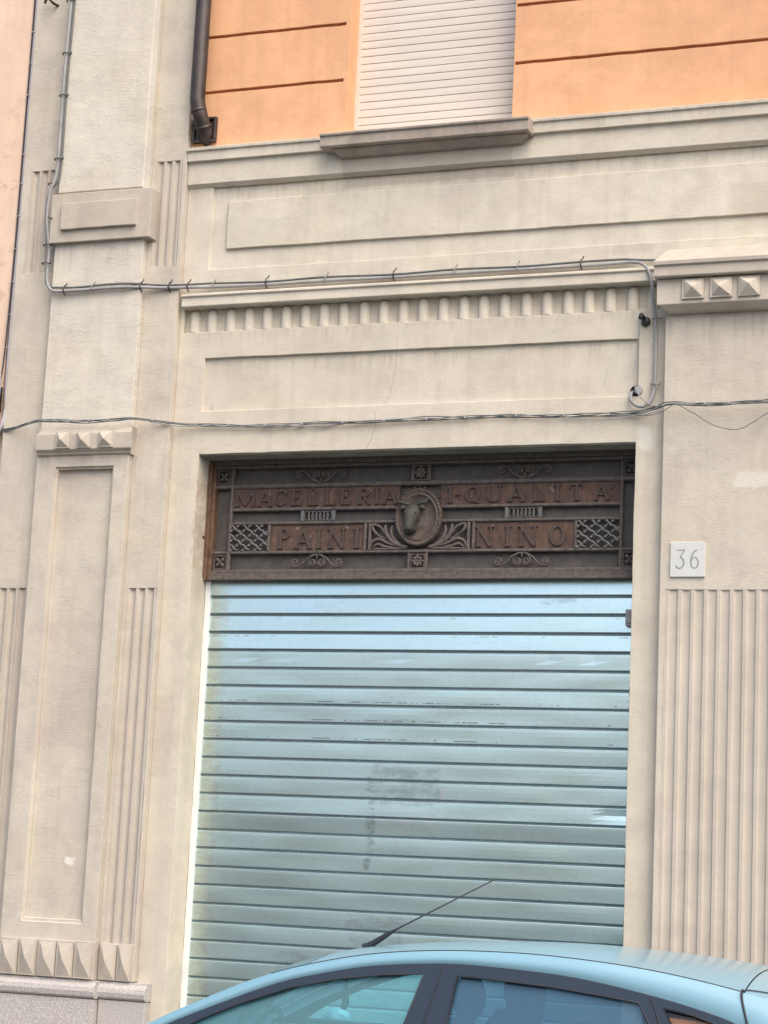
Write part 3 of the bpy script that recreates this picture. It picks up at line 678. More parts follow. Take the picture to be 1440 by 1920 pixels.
# lattices
for (a, b) in ((-4.676, -4.458), (-2.690, -2.468)):
    bm = bmesh.new(); za, zb_ = 3.319, 3.461; cw, chh = (b-a)/3, (zb_-za)/2.6
    k = -4
    def seg_clip(xa, zz0, dx, dz):
        t0, t1 = 0, 1
        for lo, hi, p0, d in ((a, b, xa, dx), (za, zb_, zz0, dz)):
            u, v = (lo-p0)/d, (hi-p0)/d
            if u > v: u, v = v, u
            t0, t1 = max(t0, u), min(t1, v)
        return (t0, t1) if t1 > t0+.02 else None
    for s4 in (1, -1):
        for k in range(-6, 8):
            xa, zz = a+k*cw, (za if s4 > 0 else zb_); L_ = 6
            dx, dz = cw*L_, s4*chh*L_
            c = seg_clip(xa, zz, dx, dz)
            if c: add_tube(bm, [(xa+dx*t, GY+.004+(.003 if s4 > 0 else 0), zz+dz*t+.0035*math.sin(t*L_*12.566)) for t in [c[0]+(c[1]-c[0])*q/24 for q in range(25)]], .0062, 6)
    for i in range(7):
        for j in range(6):
            px, pz = a+i*cw/2, za+j*chh/2
            if (i+j) % 2 == 0 and px < b and pz < zb_: 
                bmesh.ops.create_icosphere(bm, subdivisions=1, radius=.0085, matrix=Matrix.Translation((px, GY+.001, pz)))
    obj('lattice', bm, metal('grey_iron_lattice', (.085,.085,.085), (.16,.155,.15), .6, .2, 40) if a < -4 else bpy.data.materials['grey_iron_lattice'], G, smooth=True)
# chain of loops in the narrow row
for cx in (-4.160, -2.988):
    bm = bmesh.new()
    for x in (-.092, .092): add_box(bm, cx+x-.009, cx+x+.009, GY, GY+.02, 3.481, 3.539)
    for k in range(7):
        ox = cx-.066+k*.022
        add_tube(bm, [(ox+.015*math.cos(R(a)), GY+.006+.002*(k%2), 3.510+.026*math.sin(R(a))) for a in range(0, 361, 24)], .0026, 5, caps=False)
    obj('loop_band', bm, bpy.data.materials['grey_iron_lattice'], G)
# rosettes in the corners, openwork squares in the middle
def rosette(cx, cz, w, petals, name='rosette'):
    bm = bmesh.new()
    for k in range(petals):
        a = 2*math.pi*k/petals+math.pi/4
        add_tube(bm, [(cx+math.cos(a)*w*t, GY+.006-.004*math.sin(t*3), cz+math.sin(a)*w*t) for t in (.12,.3,.5,.68,.84)], [w*.10, w*.17, w*.24, w*.20, w*.06], 6)
    bmesh.ops.create_icosphere(bm, subdivisions=1, radius=w*.2, matrix=Matrix.Translation((cx, GY, cz)))
    t = w*.16
    for b_ in ((cx-w, cx+w, cz-w, cz-w+t), (cx-w, cx+w, cz+w-t, cz+w), (cx-w, cx-w+t, cz-w+t, cz+w-t), (cx+w-t, cx+w, cz-w+t, cz+w-t)):
        add_box(bm, b_[0], b_[1], GY+.004, GY+.02, b_[2], b_[3])
    obj(name, bm, ir, G)
for cx, cz in ((-4.738, 3.738), (-4.734, 3.256), (-2.408, 3.738), (-2.408, 3.256)): rosette(cx, cz, .040, 4)
rosette(-3.573, 3.738, .042, 8); rosette(-3.570, 3.254, .040, 8)
for z0_, z1_ in ((3.694, 3.782), (3.212, 3.299)):
    for x in (-3.622, -3.524): bar(x-.008, x+.008, z0_, z1_)
bmesh_ = bmesh.new(); bmesh.ops.create_icosphere(bmesh_, subdivisions=2, radius=.014, matrix=Matrix.Translation((-3.573, GY, 3.796))); obj('finial', bmesh_, ir, G, smooth=True)
# acanthus leaves either side of the oval
for m_ in (1, -1):
    bm = bmesh.new(); cx = -3.573
    def lf(pts, r):
        pp = smoothpath([(cx+m_*a, GY+.005, b) for a, b in pts], 5); n = len(pp)
        add_tube(bm, pp, [1.3*r*(.35+.65*math.sin(math.pi*min(1, .12+.9*i/n))) for i in range(n)], 6)
    lf([(.06,3.330),(.12,3.345),(.17,3.385),(.19,3.430),(.188,3.455)], .010); lf([(.08,3.330),(.13,3.365),(.155,3.41),(.150,3.450)], .008)
    lf([(.19,3.400),(.215,3.440),(.262,3.455),(.258,3.425),(.225,3.395),(.18,3.375)], .007)
    lf([(.11,3.335),(.17,3.352),(.22,3.375),(.262,3.360),(.272,3.330)], .008); lf([(.13,3.325),(.19,3.335),(.23,3.348),(.262,3.328)], .007); lf([(.06,3.326),(.16,3.322),(.27,3.322)], .006)
    obj('acanthus_leaf', bm, ir, G, smooth=True)
# oval medallion with the head
bm = bmesh.new(); cx, cz, rx, rz = OV; n = 40; rings = []
for fr2, y in ((1.0, GY+.02), (1.0, GY-.004), (.97, GY-.014), (.90, GY-.016), (.86, GY-.008), (.83, GY-.006), (.80, GY-.012), (.77, GY-.012), (.74, GY-.002), (.4, GY-.008), (.05, GY-.010)):
    rings.append([bm.verts.new((cx+rx*fr2*math.cos(2*math.pi*k/n), y, cz+rz*fr2*math.sin(2*math.pi*k/n))) for k in range(n)])
for a, b in zip(rings, rings[1:]):
    for k in range(n): quad(bm, (a[k], a[(k+1)%n], b[(k+1)%n], b[k]))
quad(bm, rings[-1])
for k in range(44):
    a = 2*math.pi*k/44; bmesh.ops.create_icosphere(bm, subdivisions=1, radius=.0058, matrix=Matrix.Translation((cx+rx*.945*math.cos(a), GY-.015, cz+rz*.945*math.sin(a))))
md = obj('medallion', bm, metal('brown_medallion', (.060,.045,.035), (.125,.095,.075), .6, .1, 30), G, smooth=True)
bm = bmesh.new(); rings = []; hx = cx-.026
for z, wx, dy in ((3.566,.020,.012),(3.556,.038,.034),(3.535,.047,.048),(3.510,.050,.058),(3.480,.044,.064),(3.455,.036,.068),(3.435,.031,.072),(3.420,.033,.070),(3.408,.030,.058),(3.402,.015,.040)):
    t = (3.566-z)/.16; rings.append([bm.verts.new((hx-.014*t+wx*math.cos(a), GY-.008-dy*max(0, math.sin(a))**.8, z+.004*math.sin(2*a))) for a in [math.pi*k/12 for k in range(13)]])
for a, b in zip(rings, rings[1:]):
    for k in range(12): quad(bm, (a[k], a[k+1], b[k+1], b[k]))
quad(bm, rings[0]); quad(bm, rings[-1])
for m_ in (1, -1):
    add_tube(bm, smoothpath([(hx+m_*.02, GY-.03, 3.556), (hx+m_*.050, GY-.036, 3.566), (hx+m_*.074, GY-.034, 3.572), (hx+m_*.086, GY-.03, 3.590)], 4), [.012,.012,.011,.011,.010,.010,.009,.009,.008,.007,.006,.005,.004][:13], 8)
    add_tube(bm, [(hx+m_*.035, GY-.03, 3.545), (hx+m_*.058, GY-.034, 3.540), (hx+m_*.080, GY-.030, 3.530)], [.008,.013,.003], 8)
    bmesh.ops.create_icosphere(bm, subdivisions=2, radius=.008, matrix=Matrix.Translation((hx-.004+m_*.028, GY-.055, 3.510)))
    bmesh.ops.create_icosphere(bm, subdivisions=2, radius=.006, matrix=Matrix.Translation((hx-.013+m_*.013, GY-.080, 3.418)))
obj('bull_head', bm, metal('brown_green_patina', (.03,.032,.026), (.085,.078,.06), .75, .1, 55), md, smooth=True)
# enamel of the oval: garland crown above
bm = bmesh.new()
for k in range(-5, 6):
    a = R(90+k*12); bmesh.ops.create_icosphere(bm, subdivisions=1, radius=.006, matrix=Matrix.Translation((cx+(rx+.004)*math.cos(a), GY, cz+(rz+.006)*math.sin(a))))
obj('garland', bm, ir, G, smooth=True)

G.scale = (1.0049,)*3; G.location = (-3.6*1.0049, .180, 1.65+1.5*1.0049)      # set back into the opening

# ------------------------------------------------------------------ house number
Q = empty('house_number_plaque', (-2.055, -.1, 3.12)); tag(Q, 'square white marble house number plaque reading 36 on the right pilaster', 'plaque')
box('plaque', (-2.151, -1.975, -.072, -.059, 3.131, 3.307), M['plaque'], Q, bevel=.0015)
mn = metal('grey_inscribed_numeral', (.20, .21, .21), (.28, .28, .28), .7, 0, 50)
for ch, a, b in (('3', -2.126, -2.072), ('6', -2.054, -2.001)):
    bm = bmesh.new(); glyph(bm, ch, a, b, 3.172, 3.270, -.0718, .0012); obj('numeral', bm, mn, Q)

# ------------------------------------------------------------------ downpipe
D = empty('downpipe', (-4.94, -.1, 5.7)); tag(D, 'dark metal downpipe ending in a square socket on the orange wall', 'downpipe')
bm = bmesh.new(); px = -4.945
add_tube(bm, smoothpath([(px, -.095, 7.4), (px, -.095, 6.7), (px, -.095, 6.2), (px, -.095, 5.95), (px+.002, -.093, 5.88), (px+.018, -.075, 5.80), (px+.03, -.04, 5.735), (px+.032, .0, 5.70), (px+.032, .03, 5.69)], 6), .044, 16)
obj('pipe', bm, M['pipe'], D, smooth=True)
bm = bmesh.new()
for a in ((-5.0, -4.852, 5.668, 5.682), (-5.0, -4.852, 5.804, 5.818), (-5.0, -4.986, 5.682, 5.804), (-4.866, -4.852, 5.682, 5.804)): add_box(bm, a[0], a[1], -.028, .0, a[2], a[3])
add_box(bm, -4.986, -4.866, -.010, -.002, 5.682, 5.804); obj('socket_plate', bm, M['pipe'], D, bevel=.003)
bm = bmesh.new(); add_tube(bm, [(px+.026, -.055, 5.758), (px+.028, -.045, 5.742)], .048, 16); add_tube(bm, [(px+.006, -.088, 5.843), (px+.009, -.085, 5.829)], .047, 16); obj('pipe_collar', bm, M['pipe'], D, smooth=True)

# ------------------------------------------------------------------ cables and conduits
def clip(par, x, y, z, vertical=False, r=.018, mt=None, tail=True):
    bm = bmesh.new()
    if vertical: pts = [(x-r*1.2, y+.012, z), (x-r, y-.008, z+.001), (x, y-r*.9, z+.002), (x+r, y-.008, z+.001), (x+r*1.2, y+.012, z)]
    else: pts = [(x, y+.012, z-r*1.2), (x, y-.008, z-r), (x, y-r*.9, z), (x, y-.008, z+r), (x+.002, y+.012, z+r*1.5)]
    add_tube(bm, pts, .0036, 6)
    if tail: add_tube(bm, [pts[-1], (pts[-1][0]+.008, y+.006, pts[-1][2]+.012)], .003, 5)
    obj('clip', bm, mt or M['black'], par)
K = empty('conduit_run', (-3.6, -.03, 4.80)); tag(K, 'pair of grey conduits clipped along the ledge above the shop, bending at both ends', 'conduit')
Yp = -.115
c1 = [(-5.795,-.125,7.3),(-5.800,-.125,6.59),(-5.806,-.125,6.25),(-5.808,-.125,5.99),(-5.806,-.125,5.60),(-5.815,-.130,5.47),(-5.838,-.135,5.40),(-5.842,-.14,5.24),(-5.835,-.12,5.12),(-5.828,-.112,5.05),(-5.830,-.112,4.93),(-5.823,-.115,4.865),(-5.800,-.118,4.822),(-5.755,-.12,4.801)]
c2 = [(-5.6,-.118,4.800),(-5.45,-.116,4.803),(-5.30,-.114,4.803),(-5.20,-.09,4.803),(-5.10,-.07,4.800),(-4.95,-.05,4.800),(-4.80,-.030,4.800),(-4.475,-.028,4.796),(-4.12,-.028,4.798),(-3.72,-.026,4.796),(-3.37,-.026,4.797),(-3.00,-.026,4.798),(-2.67,-.026,4.797),(-2.46,-.026,4.800)]
end = [(-2.40,-.030,4.800),(-2.345,-.045,4.786),(-2.305,-.06,4.745),(-2.284,-.066,4.68),(-2.277,-.05,4.60),(-2.268,-.03,4.50),(-2.262,-.022,4.35),(-2.262,-.022,4.20),(-2.266,-.022,4.12),(-2.280,-.024,4.060),(-2.315,-.03,4.026),(-2.355,-.035,4.030),(-2.385,-.03,4.062),(-2.388,-.01,4.100),(-2.375,.02,4.118)]
tube('conduit', c1+c2+end, .0088, M['pvc'], K, n=10, sm=5)
c3 = [(x+.016 if i < 6 else x-.012, y+.012, z) for i, (x, y, z) in enumerate(c1[:-2])]+[(-5.812,-.10,4.84),(-5.76,-.112,4.826)]+[(x, y+.006, z+.021+.004*math.sin(x*9)) for x, y, z in c2]+[(-2.40,-.015,4.818),(-2.33,-.015,4.812),(-2.262,-.015,4.808)]
tube('cable', c3, .0065, M['cable'], K, n=8, sm=5)
for z in (6.58, 6.25, 5.99, 5.60, 5.45, 5.24, 5.08, 4.97): clip(K, -5.806 if z > 5.5 else -5.835, -.125, z, True, .02)
for x, y in ((-5.70,-.12),(-5.22,-.10),(-5.06,-.06),(-4.95,-.045),(-4.475,-.03),(-3.72,-.028),(-2.67,-.028)): clip(K, x, y, 4.806, False, .022)
for x, y in ((-5.52,-.118),(-4.80,-.03),(-4.12,-.028),(-3.37,-.028),(-3.02,-.028)): clip(K, x, y, 4.812, False, .016, M['pvc'])
for z in (4.49, 4.14): clip(K, -2.264, -.024, z, True, .018, M['pvc'])
# twisted telephone bundle at lintel height
K2 = empty('cable_bundle', (-3.6, -.05, 4.0)); tag(K2, 'thin twisted cable bundle strung across the facade just above the shop opening', 'cable')
path = [(-6.13,-.04,4.005),(-6.0,-.07,4.012),(-5.86,-.13,4.022),(-5.75,-.155,4.030),(-5.50,-.150,4.024),(-5.30,-.150,4.022),(-5.19,-.135,4.030),(-5.05,-.07,4.020),(-4.9,-.03,4.008),(-4.58,-.020,3.996),(-4.3,-.02,3.990),(-3.79,-.020,3.996),(-3.4,-.02,3.998),(-3.04,-.020,3.999),(-2.7,-.02,3.990),(-2.39,-.022,3.992),(-2.25,-.07,4.003),(-2.16,-.118,4.013),(-1.95,-.118,4.003),(-1.68,-.118,4.010),(-1.2,-.1,4.01),(-.2,-.06,4.0)]
pp = smoothpath(path, 10)
for k in range(4):
    pts = []
    for i, q in enumerate(pp):
        s_ = q.x*9+k*1.9; a = .0085*(1+.9*noise.noise(Vector((q.x*2.1, k*5, 0)))) ; pts.append((q.x, q.y+a*.5*math.cos(s_), q.z+a*math.sin(s_*.8)+.008*noise.noise(Vector((q.x*3, k*7, 2)))))
    tube('cable', pts, .0028 if k < 2 else .0034, M['cable'] if k != 2 else M['pvc'], K2, n=5)
for x in (-5.68,-5.58,-5.46,-5.34,-5.1,-4.86,-4.66,-4.44,-4.22,-3.98,-3.74,-3.5,-3.28,-3.0,-2.74,-2.5,-1.98,-1.86):
    q = min(pp, key=lambda v: abs(v.x-x)); bm = bmesh.new(); add_tube(bm, [(x-.007, q.y, q.z), (x+.007, q.y, q.z)], .009, 7); obj('cable_tie', bm, M['pvc'], K2)
tube('loose_wire', [(-2.75,-.02,3.985),(-2.6,-.03,3.965),(-2.5,-.03,3.96),(-2.38,-.03,3.975),(-2.30,-.05,3.975),(-2.22,-.1,3.985)], .0022, M['pvc'], K2, n=5, sm=6)
tube('loose_wire', [(-2.38,-.02,3.99),(-2.3,-.06,3.968),(-2.22,-.12,3.965),(-2.17,-.13,3.985),(-2.14,-.13,4.008)], .0022, M['cable'], K2, n=5, sm=6)
tube('loose_wire', [(-2.12,-.12,4.005),(-2.04,-.13,3.96),(-1.95,-.13,3.90),(-1.87,-.13,3.872),(-1.80,-.13,3.868),(-1.73,-.125,3.905),(-1.65,-.12,3.955),(-1.5,-.118,4.0)], .0022, M['cable'], K2, n=5, sm=6)
# insulator with drooping wire
K3 = empty('wall_insulator', (-2.335, -.02, 4.49)); tag(K3, 'dark insulator knob with a thin wire drooping to a hole beside the right pilaster', 'insulator')
bm = bmesh.new(); add_tube(bm, [(-2.318,.0,4.480),(-2.322,-.012,4.481),(-2.326,-.02,4.482)], [.024,.026,.018], 12); add_tube(bm, [(-2.333,-.012,4.50),(-2.340,-.03,4.508),(-2.345,-.038,4.49)], [.012,.016,.010], 10)
obj('knob', bm, M['black'], K3, smooth=True)
tube('wire', [(-2.343,-.035,4.485),(-2.348,-.03,4.43),(-2.358,-.02,4.37),(-2.366,-.01,4.30),(-2.372,-.012,4.22),(-2.370,-.02,4.15),(-2.355,-.03,4.112),(-2.335,-.035,4.075),(-2.29,-.05,4.035),(-2.24,-.09,4.01),(-2.19,-.12,4.005)], .0032, M['pvc'], K3, n=6, sm=6)
bm = bmesh.new(); add_tube(bm, [(-2.366,.019,4.115),(-2.366,-.001,4.115)], .030, 14); obj('wall_hole', bm, M['dark'], K3)
bm = bmesh.new(); add_tube(bm, [(-2.352,.0,4.118),(-2.350,-.012,4.118)], .022, 12); obj('bushing', bm, M['pvc'], K3)
# conduits in the corner against the neighbour
K4 = empty('corner_conduit', (-6.09, -.04, 4.1)); tag(K4, 'lilac grey conduit and thin black cable running down the corner with the peach wall', 'conduit')
tube('conduit', [(-6.083,-.03,7.4),(-6.083,-.03,5.4),(-6.085,-.032,4.86),(-6.083,-.035,4.28),(-6.075,-.04,4.14),(-6.09,-.05,4.03),(-6.14,-.05,3.96)], .012, M['lilac'], K4, n=8, sm=5)
tube('cable', [(-6.103,-.03,7.4),(-6.104,-.03,5.4),(-6.106,-.035,4.86),(-6.110,-.045,4.45),(-6.12,-.05,4.3)], .0045, M['black'], K4, n=6, sm=5)
for z in (6.45, 6.25, 6.05, 5.68, 5.5, 5.3, 5.1, 4.9, 4.7, 4.5): clip(K4, -6.088, -.032, z, True, .013, M['lilac'], False)
K5 = empty('cable_tangle', (-6.13, -.05, 4.1)); tag(K5, 'dark tangle of cables and junction box on the peach wall at left', 'junction box')
box('junction_box', (-6.19, -6.115, -.06, -.02, 4.12, 4.27), M['black'], K5, bevel=.005)
for k in range(5): tube('cable', [(-6.11-.01*k,-.07,4.34),(-6.10-.012*k,-.08,4.22),(-6.115-.01*k,-.075,4.10),(-6.105-.012*k,-.07,4.01),(-6.16,-.06,3.95)], .005, M['cable'] if k%2 else M['pvc'], K5, n=6, sm=5)
# hooks
def hook(x, y, z, lab, s=1, mt='black'):
    o = tube('wall_hook', smoothpath([(x+.05*s, y+.01, z-.005*s), (x+.03*s, y-.035*s, z), (x+.01*s, y-.05*s, z+.022*s), (x-.015*s, y-.045*s, z+.02*s), (x-.02*s, y-.04*s, z)], 4), .008*s, M[mt], n=8)
    tag(o, lab, 'hook')
hook(-5.975, -.05, 6.60, 'rusty iron hook at the top of the left strip beside the peach wall', 1.0, 'pipe')
hook(-4.46, -.0, 4.815+.022, 'small grey hook above the conduit near the left end of the ledge', .35, 'pvc') if False else None

# ------------------------------------------------------------------ the parked car
CAR = empty('parked_car', (-2.85, -1.58, -.08)); tag(CAR, 'light blue hatchback parked in front of the shop with its roof aerial raised', 'car')
YC = -1.58
def interp(tab, x):
    if x <= tab[0][0]: return tab[0][1]
    for (a, b), (c, d) in zip(tab, tab[1:]):
        if x <= c:
            return b+(d-b)*(x-a)/(c-a)
    return tab[-1][1]
def smooth_tab(tab, k=8):
    pts = smoothpath([(a, 0, b) for a, b in tab], k); return [(p.x, p.z) for p in pts]
A = smooth_tab([(-4.28,.66+.08),(-4.05,.825),(-3.8,.955),(-3.658,1.028),(-3.406,1.142),(-3.218,1.208),(-2.995,1.263),(-2.817,1.294),(-2.605,1.315),(-2.418,1.323),(-2.199,1.324),(-1.963,1.313),(-1.741,1.293),(-1.563,1.268),(-1.384,1.236),(-1.20,1.195),(-1.05,1.145),(-.92,1.0),(-.85,.86)])
Bc = smooth_tab([(-4.0,.80),(-3.85,.875),(-3.692,.963),(-3.473,1.059),(-3.253,1.146),(-3.075,1.194),(-2.853,1.238),(-2.598,1.262),(-2.41,1.265),(-2.105,1.251),(-1.912,1.229),(-1.717,1.196),(-1.555,1.162),(-1.401,1.119),(-1.27,1.05),(-1.20,.96),(-1.17,.90)])
crown = [(-4.2,.02),(-3.8,.025),(-3.5,.038),(-3.25,.052),(-3.1,.050),(-2.9,.034),(-2.6,.022),(-2.2,.027),(-1.9,.034),(-1.6,.050),(-1.37,.068),(-1.1,.07),(-.85,.05)]
def ys(z):          # outward half width of the side at height z (side glass leans in)
    if z > .90: return (-2.2-.3*(1.30-z))*-1+YC
    t = (.90-z)/.9; return .74+.10*math.sin(min(1, t*1.6)*math.pi/2)-.05*max(0, t-.55)
def plan(x):        # plan taper towards nose and tail
    f = max(0, (-4.0-x)/.85); r_ = max(0, (x+1.3)/.5); return 1-.22*f**2-.09*r_**2
def loft(name, rows, mt, parent=CAR, thick=0, smooth=True):
    bm = bmesh.new(); V = [[bm.verts.new(p) for p in r_] for r_ in rows]
    for a, b in zip(V, V[1:]):
        for k in range(len(a)-1): quad(bm, (a[k], a[k+1], b[k+1], b[k]))
    o = obj(name, bm, mt, parent, smooth=smooth)
    if thick:
        md_ = o.modifiers.new('s', 'SOLIDIFY'); md_.thickness = thick; md_.offset = -1
    return o
def upper(x0, x1, nx=24, nt=20, dz=0, shrink=0):
    rows = []
    for i in range(nx+1):
        x = x0+(x1-x0)*i/nx; z = interp(A, x); w_ = (ys(z)-shrink)*plan(x); c = interp(crown, x); row = []
        for k in range(nt+1):
            t = -1+2*k/nt; fx_ = 1-abs(t)**2.6
            row.append((x-.0*fx_, YC+t*w_, z+c*fx_-dz))
        rows.append(row)
    return rows
loft('roof', upper(-3.14, -1.372, shrink=.004), M['paint'])
loft('headliner', upper(-3.12, -1.10, dz=.030, shrink=.02), M['lining'])
loft('windscreen', upper(-4.04, -3.15, shrink=.012), M['glass'])
loft('tailgate', upper(-1.366, -1.11, 8), M['paint'])
loft('rear_window', upper(-1.10, -.875, 8, shrink=.03), M['glass_dark'])
bon = []
for i in range(17):
    x = -4.83+(-4.05+4.83)*i/16; f = i/16; z = .60+.24*f**.7; w_ = .80*plan(x); bon.append([(x, YC+t*w_, z+.06*(1-abs(t)**3)) for t in [-1+k/8 for k in range(17)]])
loft('bonnet', bon, M['paint'])
for sgn in (-1, 1):          # -1 = street side
    Y = lambda x, z, out=0: YC+sgn*(ys(z)*plan(x)+out)
    # roof rail and pillars down to the black window surround
    rows = []; xs_ = [-4.04+(2.86)*i/90 for i in range(91)]
    for j in range(7):
        t = j/6; rows.append([(x, Y(x, interp(A, x)+(interp(Bc, x)-interp(A, x))*t, .012*math.sin(math.pi*t)), interp(A, x)+(interp(Bc, x)-interp(A, x))*t) for x in xs_])
    loft('roof_rail', rows, M['paint'])
    rows = []; xs_ = [-1.185+.33*i/12 for i in range(13)]
    for j in range(6):
        t = j/5; rows.append([(x, Y(x, interp(A, x)+(.86-interp(A, x))*t, .008*math.sin(math.pi*t)), interp(A, x)+(.86-interp(A, x))*t) for x in xs_])
    loft('rear_quarter', rows, M['paint'])
    # lower body side with wheel arches
    def zl(x):
        z = .10
        for wx in (-4.02, -1.53):
            d = abs(x-wx)
            if d < .36: z = max(z, .22+math.sqrt(max(0, .36**2-d*d)))
        return min(z, .60)
    def zt_(x): return min(.90, interp([(-4.83,.60),(-4.05,.83),(-3.9,.865),(-3.7,.90)], x))
    rows = []; xs_ = [-4.83+3.98*i/100 for i in range(101)]
    for j in range(9):
        t = j/8; rows.append([(x, Y(x, zl(x)+(zt_(x)-zl(x))*t), zl(x)+(zt_(x)-zl(x))*t) for x in xs_])
    loft('body_side', rows, M['paint'])
    # black surround with the three window openings
    def poly3(pts, out): return [Vector((x, Y(x, z, out), z)) for x, z in pts]
    topB = [(x, z) for x, z in Bc if -3.86 <= x <= -1.19]
    outer = [(-3.87, .895)]+topB+[(-1.19, .895)]
    w1 = [(-3.70, .905), (-3.566, .988), (-3.402, 1.061), (-3.193, 1.137), (-2.982, 1.185), (-2.803, 1.211), (-2.633, 1.225), (-2.686, 1.031), (-2.72, .905)]
    w2 = [(-2.545, .905), (-2.511, 1.043), (-2.493, 1.225), (-2.327, 1.220), (-2.1, 1.207), (-1.907, 1.188), (-1.762, 1.171), (-1.716, 1.097), (-1.64, .905)]
    w3 = [(-1.585, .905), (-1.631, 1.103), (-1.664, 1.157), (-1.554, 1.140), (-1.461, 1.113), (-1.36, 1.05), (-1.29, .905)]
    bm = bmesh.new(); loops = [outer, w1, w2, w3]
    flat = [v for L in loops for v in L]
    tris = tessellate_polygon([[Vector((x, z, 0)) for x, z in L] for L in loops])
    V = [bm.verts.new((x, Y(x, z, .004), z)) for x, z in flat]
    for t in tris: quad(bm, [V[i] for i in t])
    bmesh.ops.subdivide_edges(bm, edges=[e for e in bm.edges if e.calc_length() > .25], cuts=2)
    for v in bm.verts: v.co.y = Y(v.co.x, v.co.z, .004)
    o = obj('window_surround', bm, M['trim'], CAR); md_ = o.modifiers.new('s', 'SOLIDIFY'); md_.thickness = .022; md_.offset = 0
    for wpts, nm, gm in ((w1, 'front_side_window', 'glass'), (w2, 'rear_side_window', 'glass_dark'), (w3, 'quarter_window', 'glass_clear')):
        bm = bmesh.new(); V = [bm.verts.new((x, Y(x, z, -.004), z)) for x, z in wpts]; bm.faces.new(V); bmesh.ops.triangulate(bm, faces=bm.faces)
        obj(nm, bm, M[gm], CAR)
        tube('rubber_seal', [(x, Y(x, z, .014), z) for x, z in wpts+wpts[:1]], .0045, M['rubber'], CAR, n=6)
    tube('rubber_seal', [(x, Y(x, z, .006), z+.001) for x, z in topB], .0042, M['rubber'], CAR, n=6)
    # shut lines
    for pts in ([(-2.556, 1.256), (-2.580, 1.15), (-2.607, 1.03), (-2.63, .90), (-2.64, .6), (-2.6, .25)], [(-1.716, 1.192), (-1.692, 1.14), (-1.672, 1.09), (-1.60, .90), (-1.62, .7), (-1.72, .5)]):
        pp_ = smoothpath([(x, Y(x, z, .016 if z > .9 else .001), z) for x, z in pts], 6); tube('shut_line', pp_, .0032, M['rubber'], CAR, n=5)
    tube('roof_seam', [(x, Y(x, z, -.004), z+.0012) for x, z in A if -3.30 <= x <= -1.38], .0028, M['rubber'], CAR, n=5)
    tg = [(x, Y(x, z, .013), z) for x, z in ((-1.30,.95),(-1.322,1.05),(-1.356,1.15),(-1.374,1.215),(-1.374,1.242))]
    def top(x, t):
        z = interp(A, x); return (x, YC+sgn*(ys(z)-.004)*plan(x)*t, z+interp(crown, x)*(1-abs(t)**2.6)+.001)
    tg += [top(-1.372, .985), top(-1.368, .965), top(-1.345, .94), top(-1.30, .91), top(-1.22, .87), top(-1.12, .83)]
    tube('tailgate_gap', smoothpath(tg, 5), .0048, M['rubber'], CAR, n=6)
    # handles, mirror, lamps
    for x in (-2.76, -1.80):
        tube('door_handle', smoothpath([(x-.09, Y(x, .80, .0), .80), (x-.07, Y(x, .8, .03), .803), (x+.05, Y(x, .8, .03), .803), (x+.08, Y(x, .8, .0), .80)], 4), .012, M['paint'], CAR)
    bm = bmesh.new(); bmesh.ops.create_uvsphere(bm, u_segments=16, v_segments=10, radius=1, matrix=Matrix.Translation((-3.58, YC+sgn*.86, .90)) @ Matrix.Diagonal((.07, .11, .062, 1))); obj('wing_mirror', bm, M['paint'], CAR, smooth=True)
    tube('mirror_arm', [(-3.60, YC+sgn*.74, .88), (-3.59, YC+sgn*.80, .885)], .02, M['trim'], CAR)
    bm = bmesh.new(); bmesh.ops.create_uvsphere(bm, u_segments=16, v_segments=10, radius=1, matrix=Matrix.Translation((-4.66, YC+sgn*.58, .58)) @ Matrix.Diagonal((.15, .10, .08, 1))); obj('headlight', bm, M['lens'], CAR, smooth=True)
    bm = bmesh.new(); bmesh.ops.create_uvsphere(bm, u_segments=16, v_segments=10, radius=1, matrix=Matrix.Translation((-.92, YC+sgn*.62, .80)) @ Matrix.Diagonal((.06, .07, .16, 1))); obj('tail_light', bm, M['red'], CAR, smooth=True)
    for wx in (-4.02, -1.53):
        yy = YC+sgn*.72; bm = bmesh.new(); prof = [(.19,-.09),(.27,-.10),(.292,-.085),(.298,0),(.292,.085),(.27,.10),(.19,.09)]
        rr = [[bm.verts.new((wx+r_*math.cos(a), yy+w2_, .22+r_*math.sin(a))) for r_, w2_ in prof] for a in [2*math.pi*k/28 for k in range(28)]]
        for i in range(28):
            for k in range(len(prof)-1): quad(bm, (rr[i][k], rr[i][k+1], rr[(i+1)%28][k+1], rr[(i+1)%28][k]))
        wh = obj('wheel', bm, M['tyre'], CAR, smooth=True); bm = bmesh.new()
        add_tube(bm, [(wx, yy+sgn*.05, .22), (wx, yy+sgn*.08, .22)], [.04, .035], 12)
        for k in range(7):
            a = 2*math.pi*k/7; add_tube(bm, [(wx+.03*math.cos(a), yy+sgn*.07, .22+.03*math.sin(a)), (wx+.19*math.cos(a), yy+sgn*.06, .22+.19*math.sin(a))], [.016, .02], 6)
        add_tube(bm, [(wx+.192*math.cos(2*math.pi*k/24), yy+sgn*.075, .22+.192*math.sin(2*math.pi*k/24)) for k in range(25)], .012, 6, caps=False)
        obj('rim', bm, M['alloy'], wh, smooth=True)
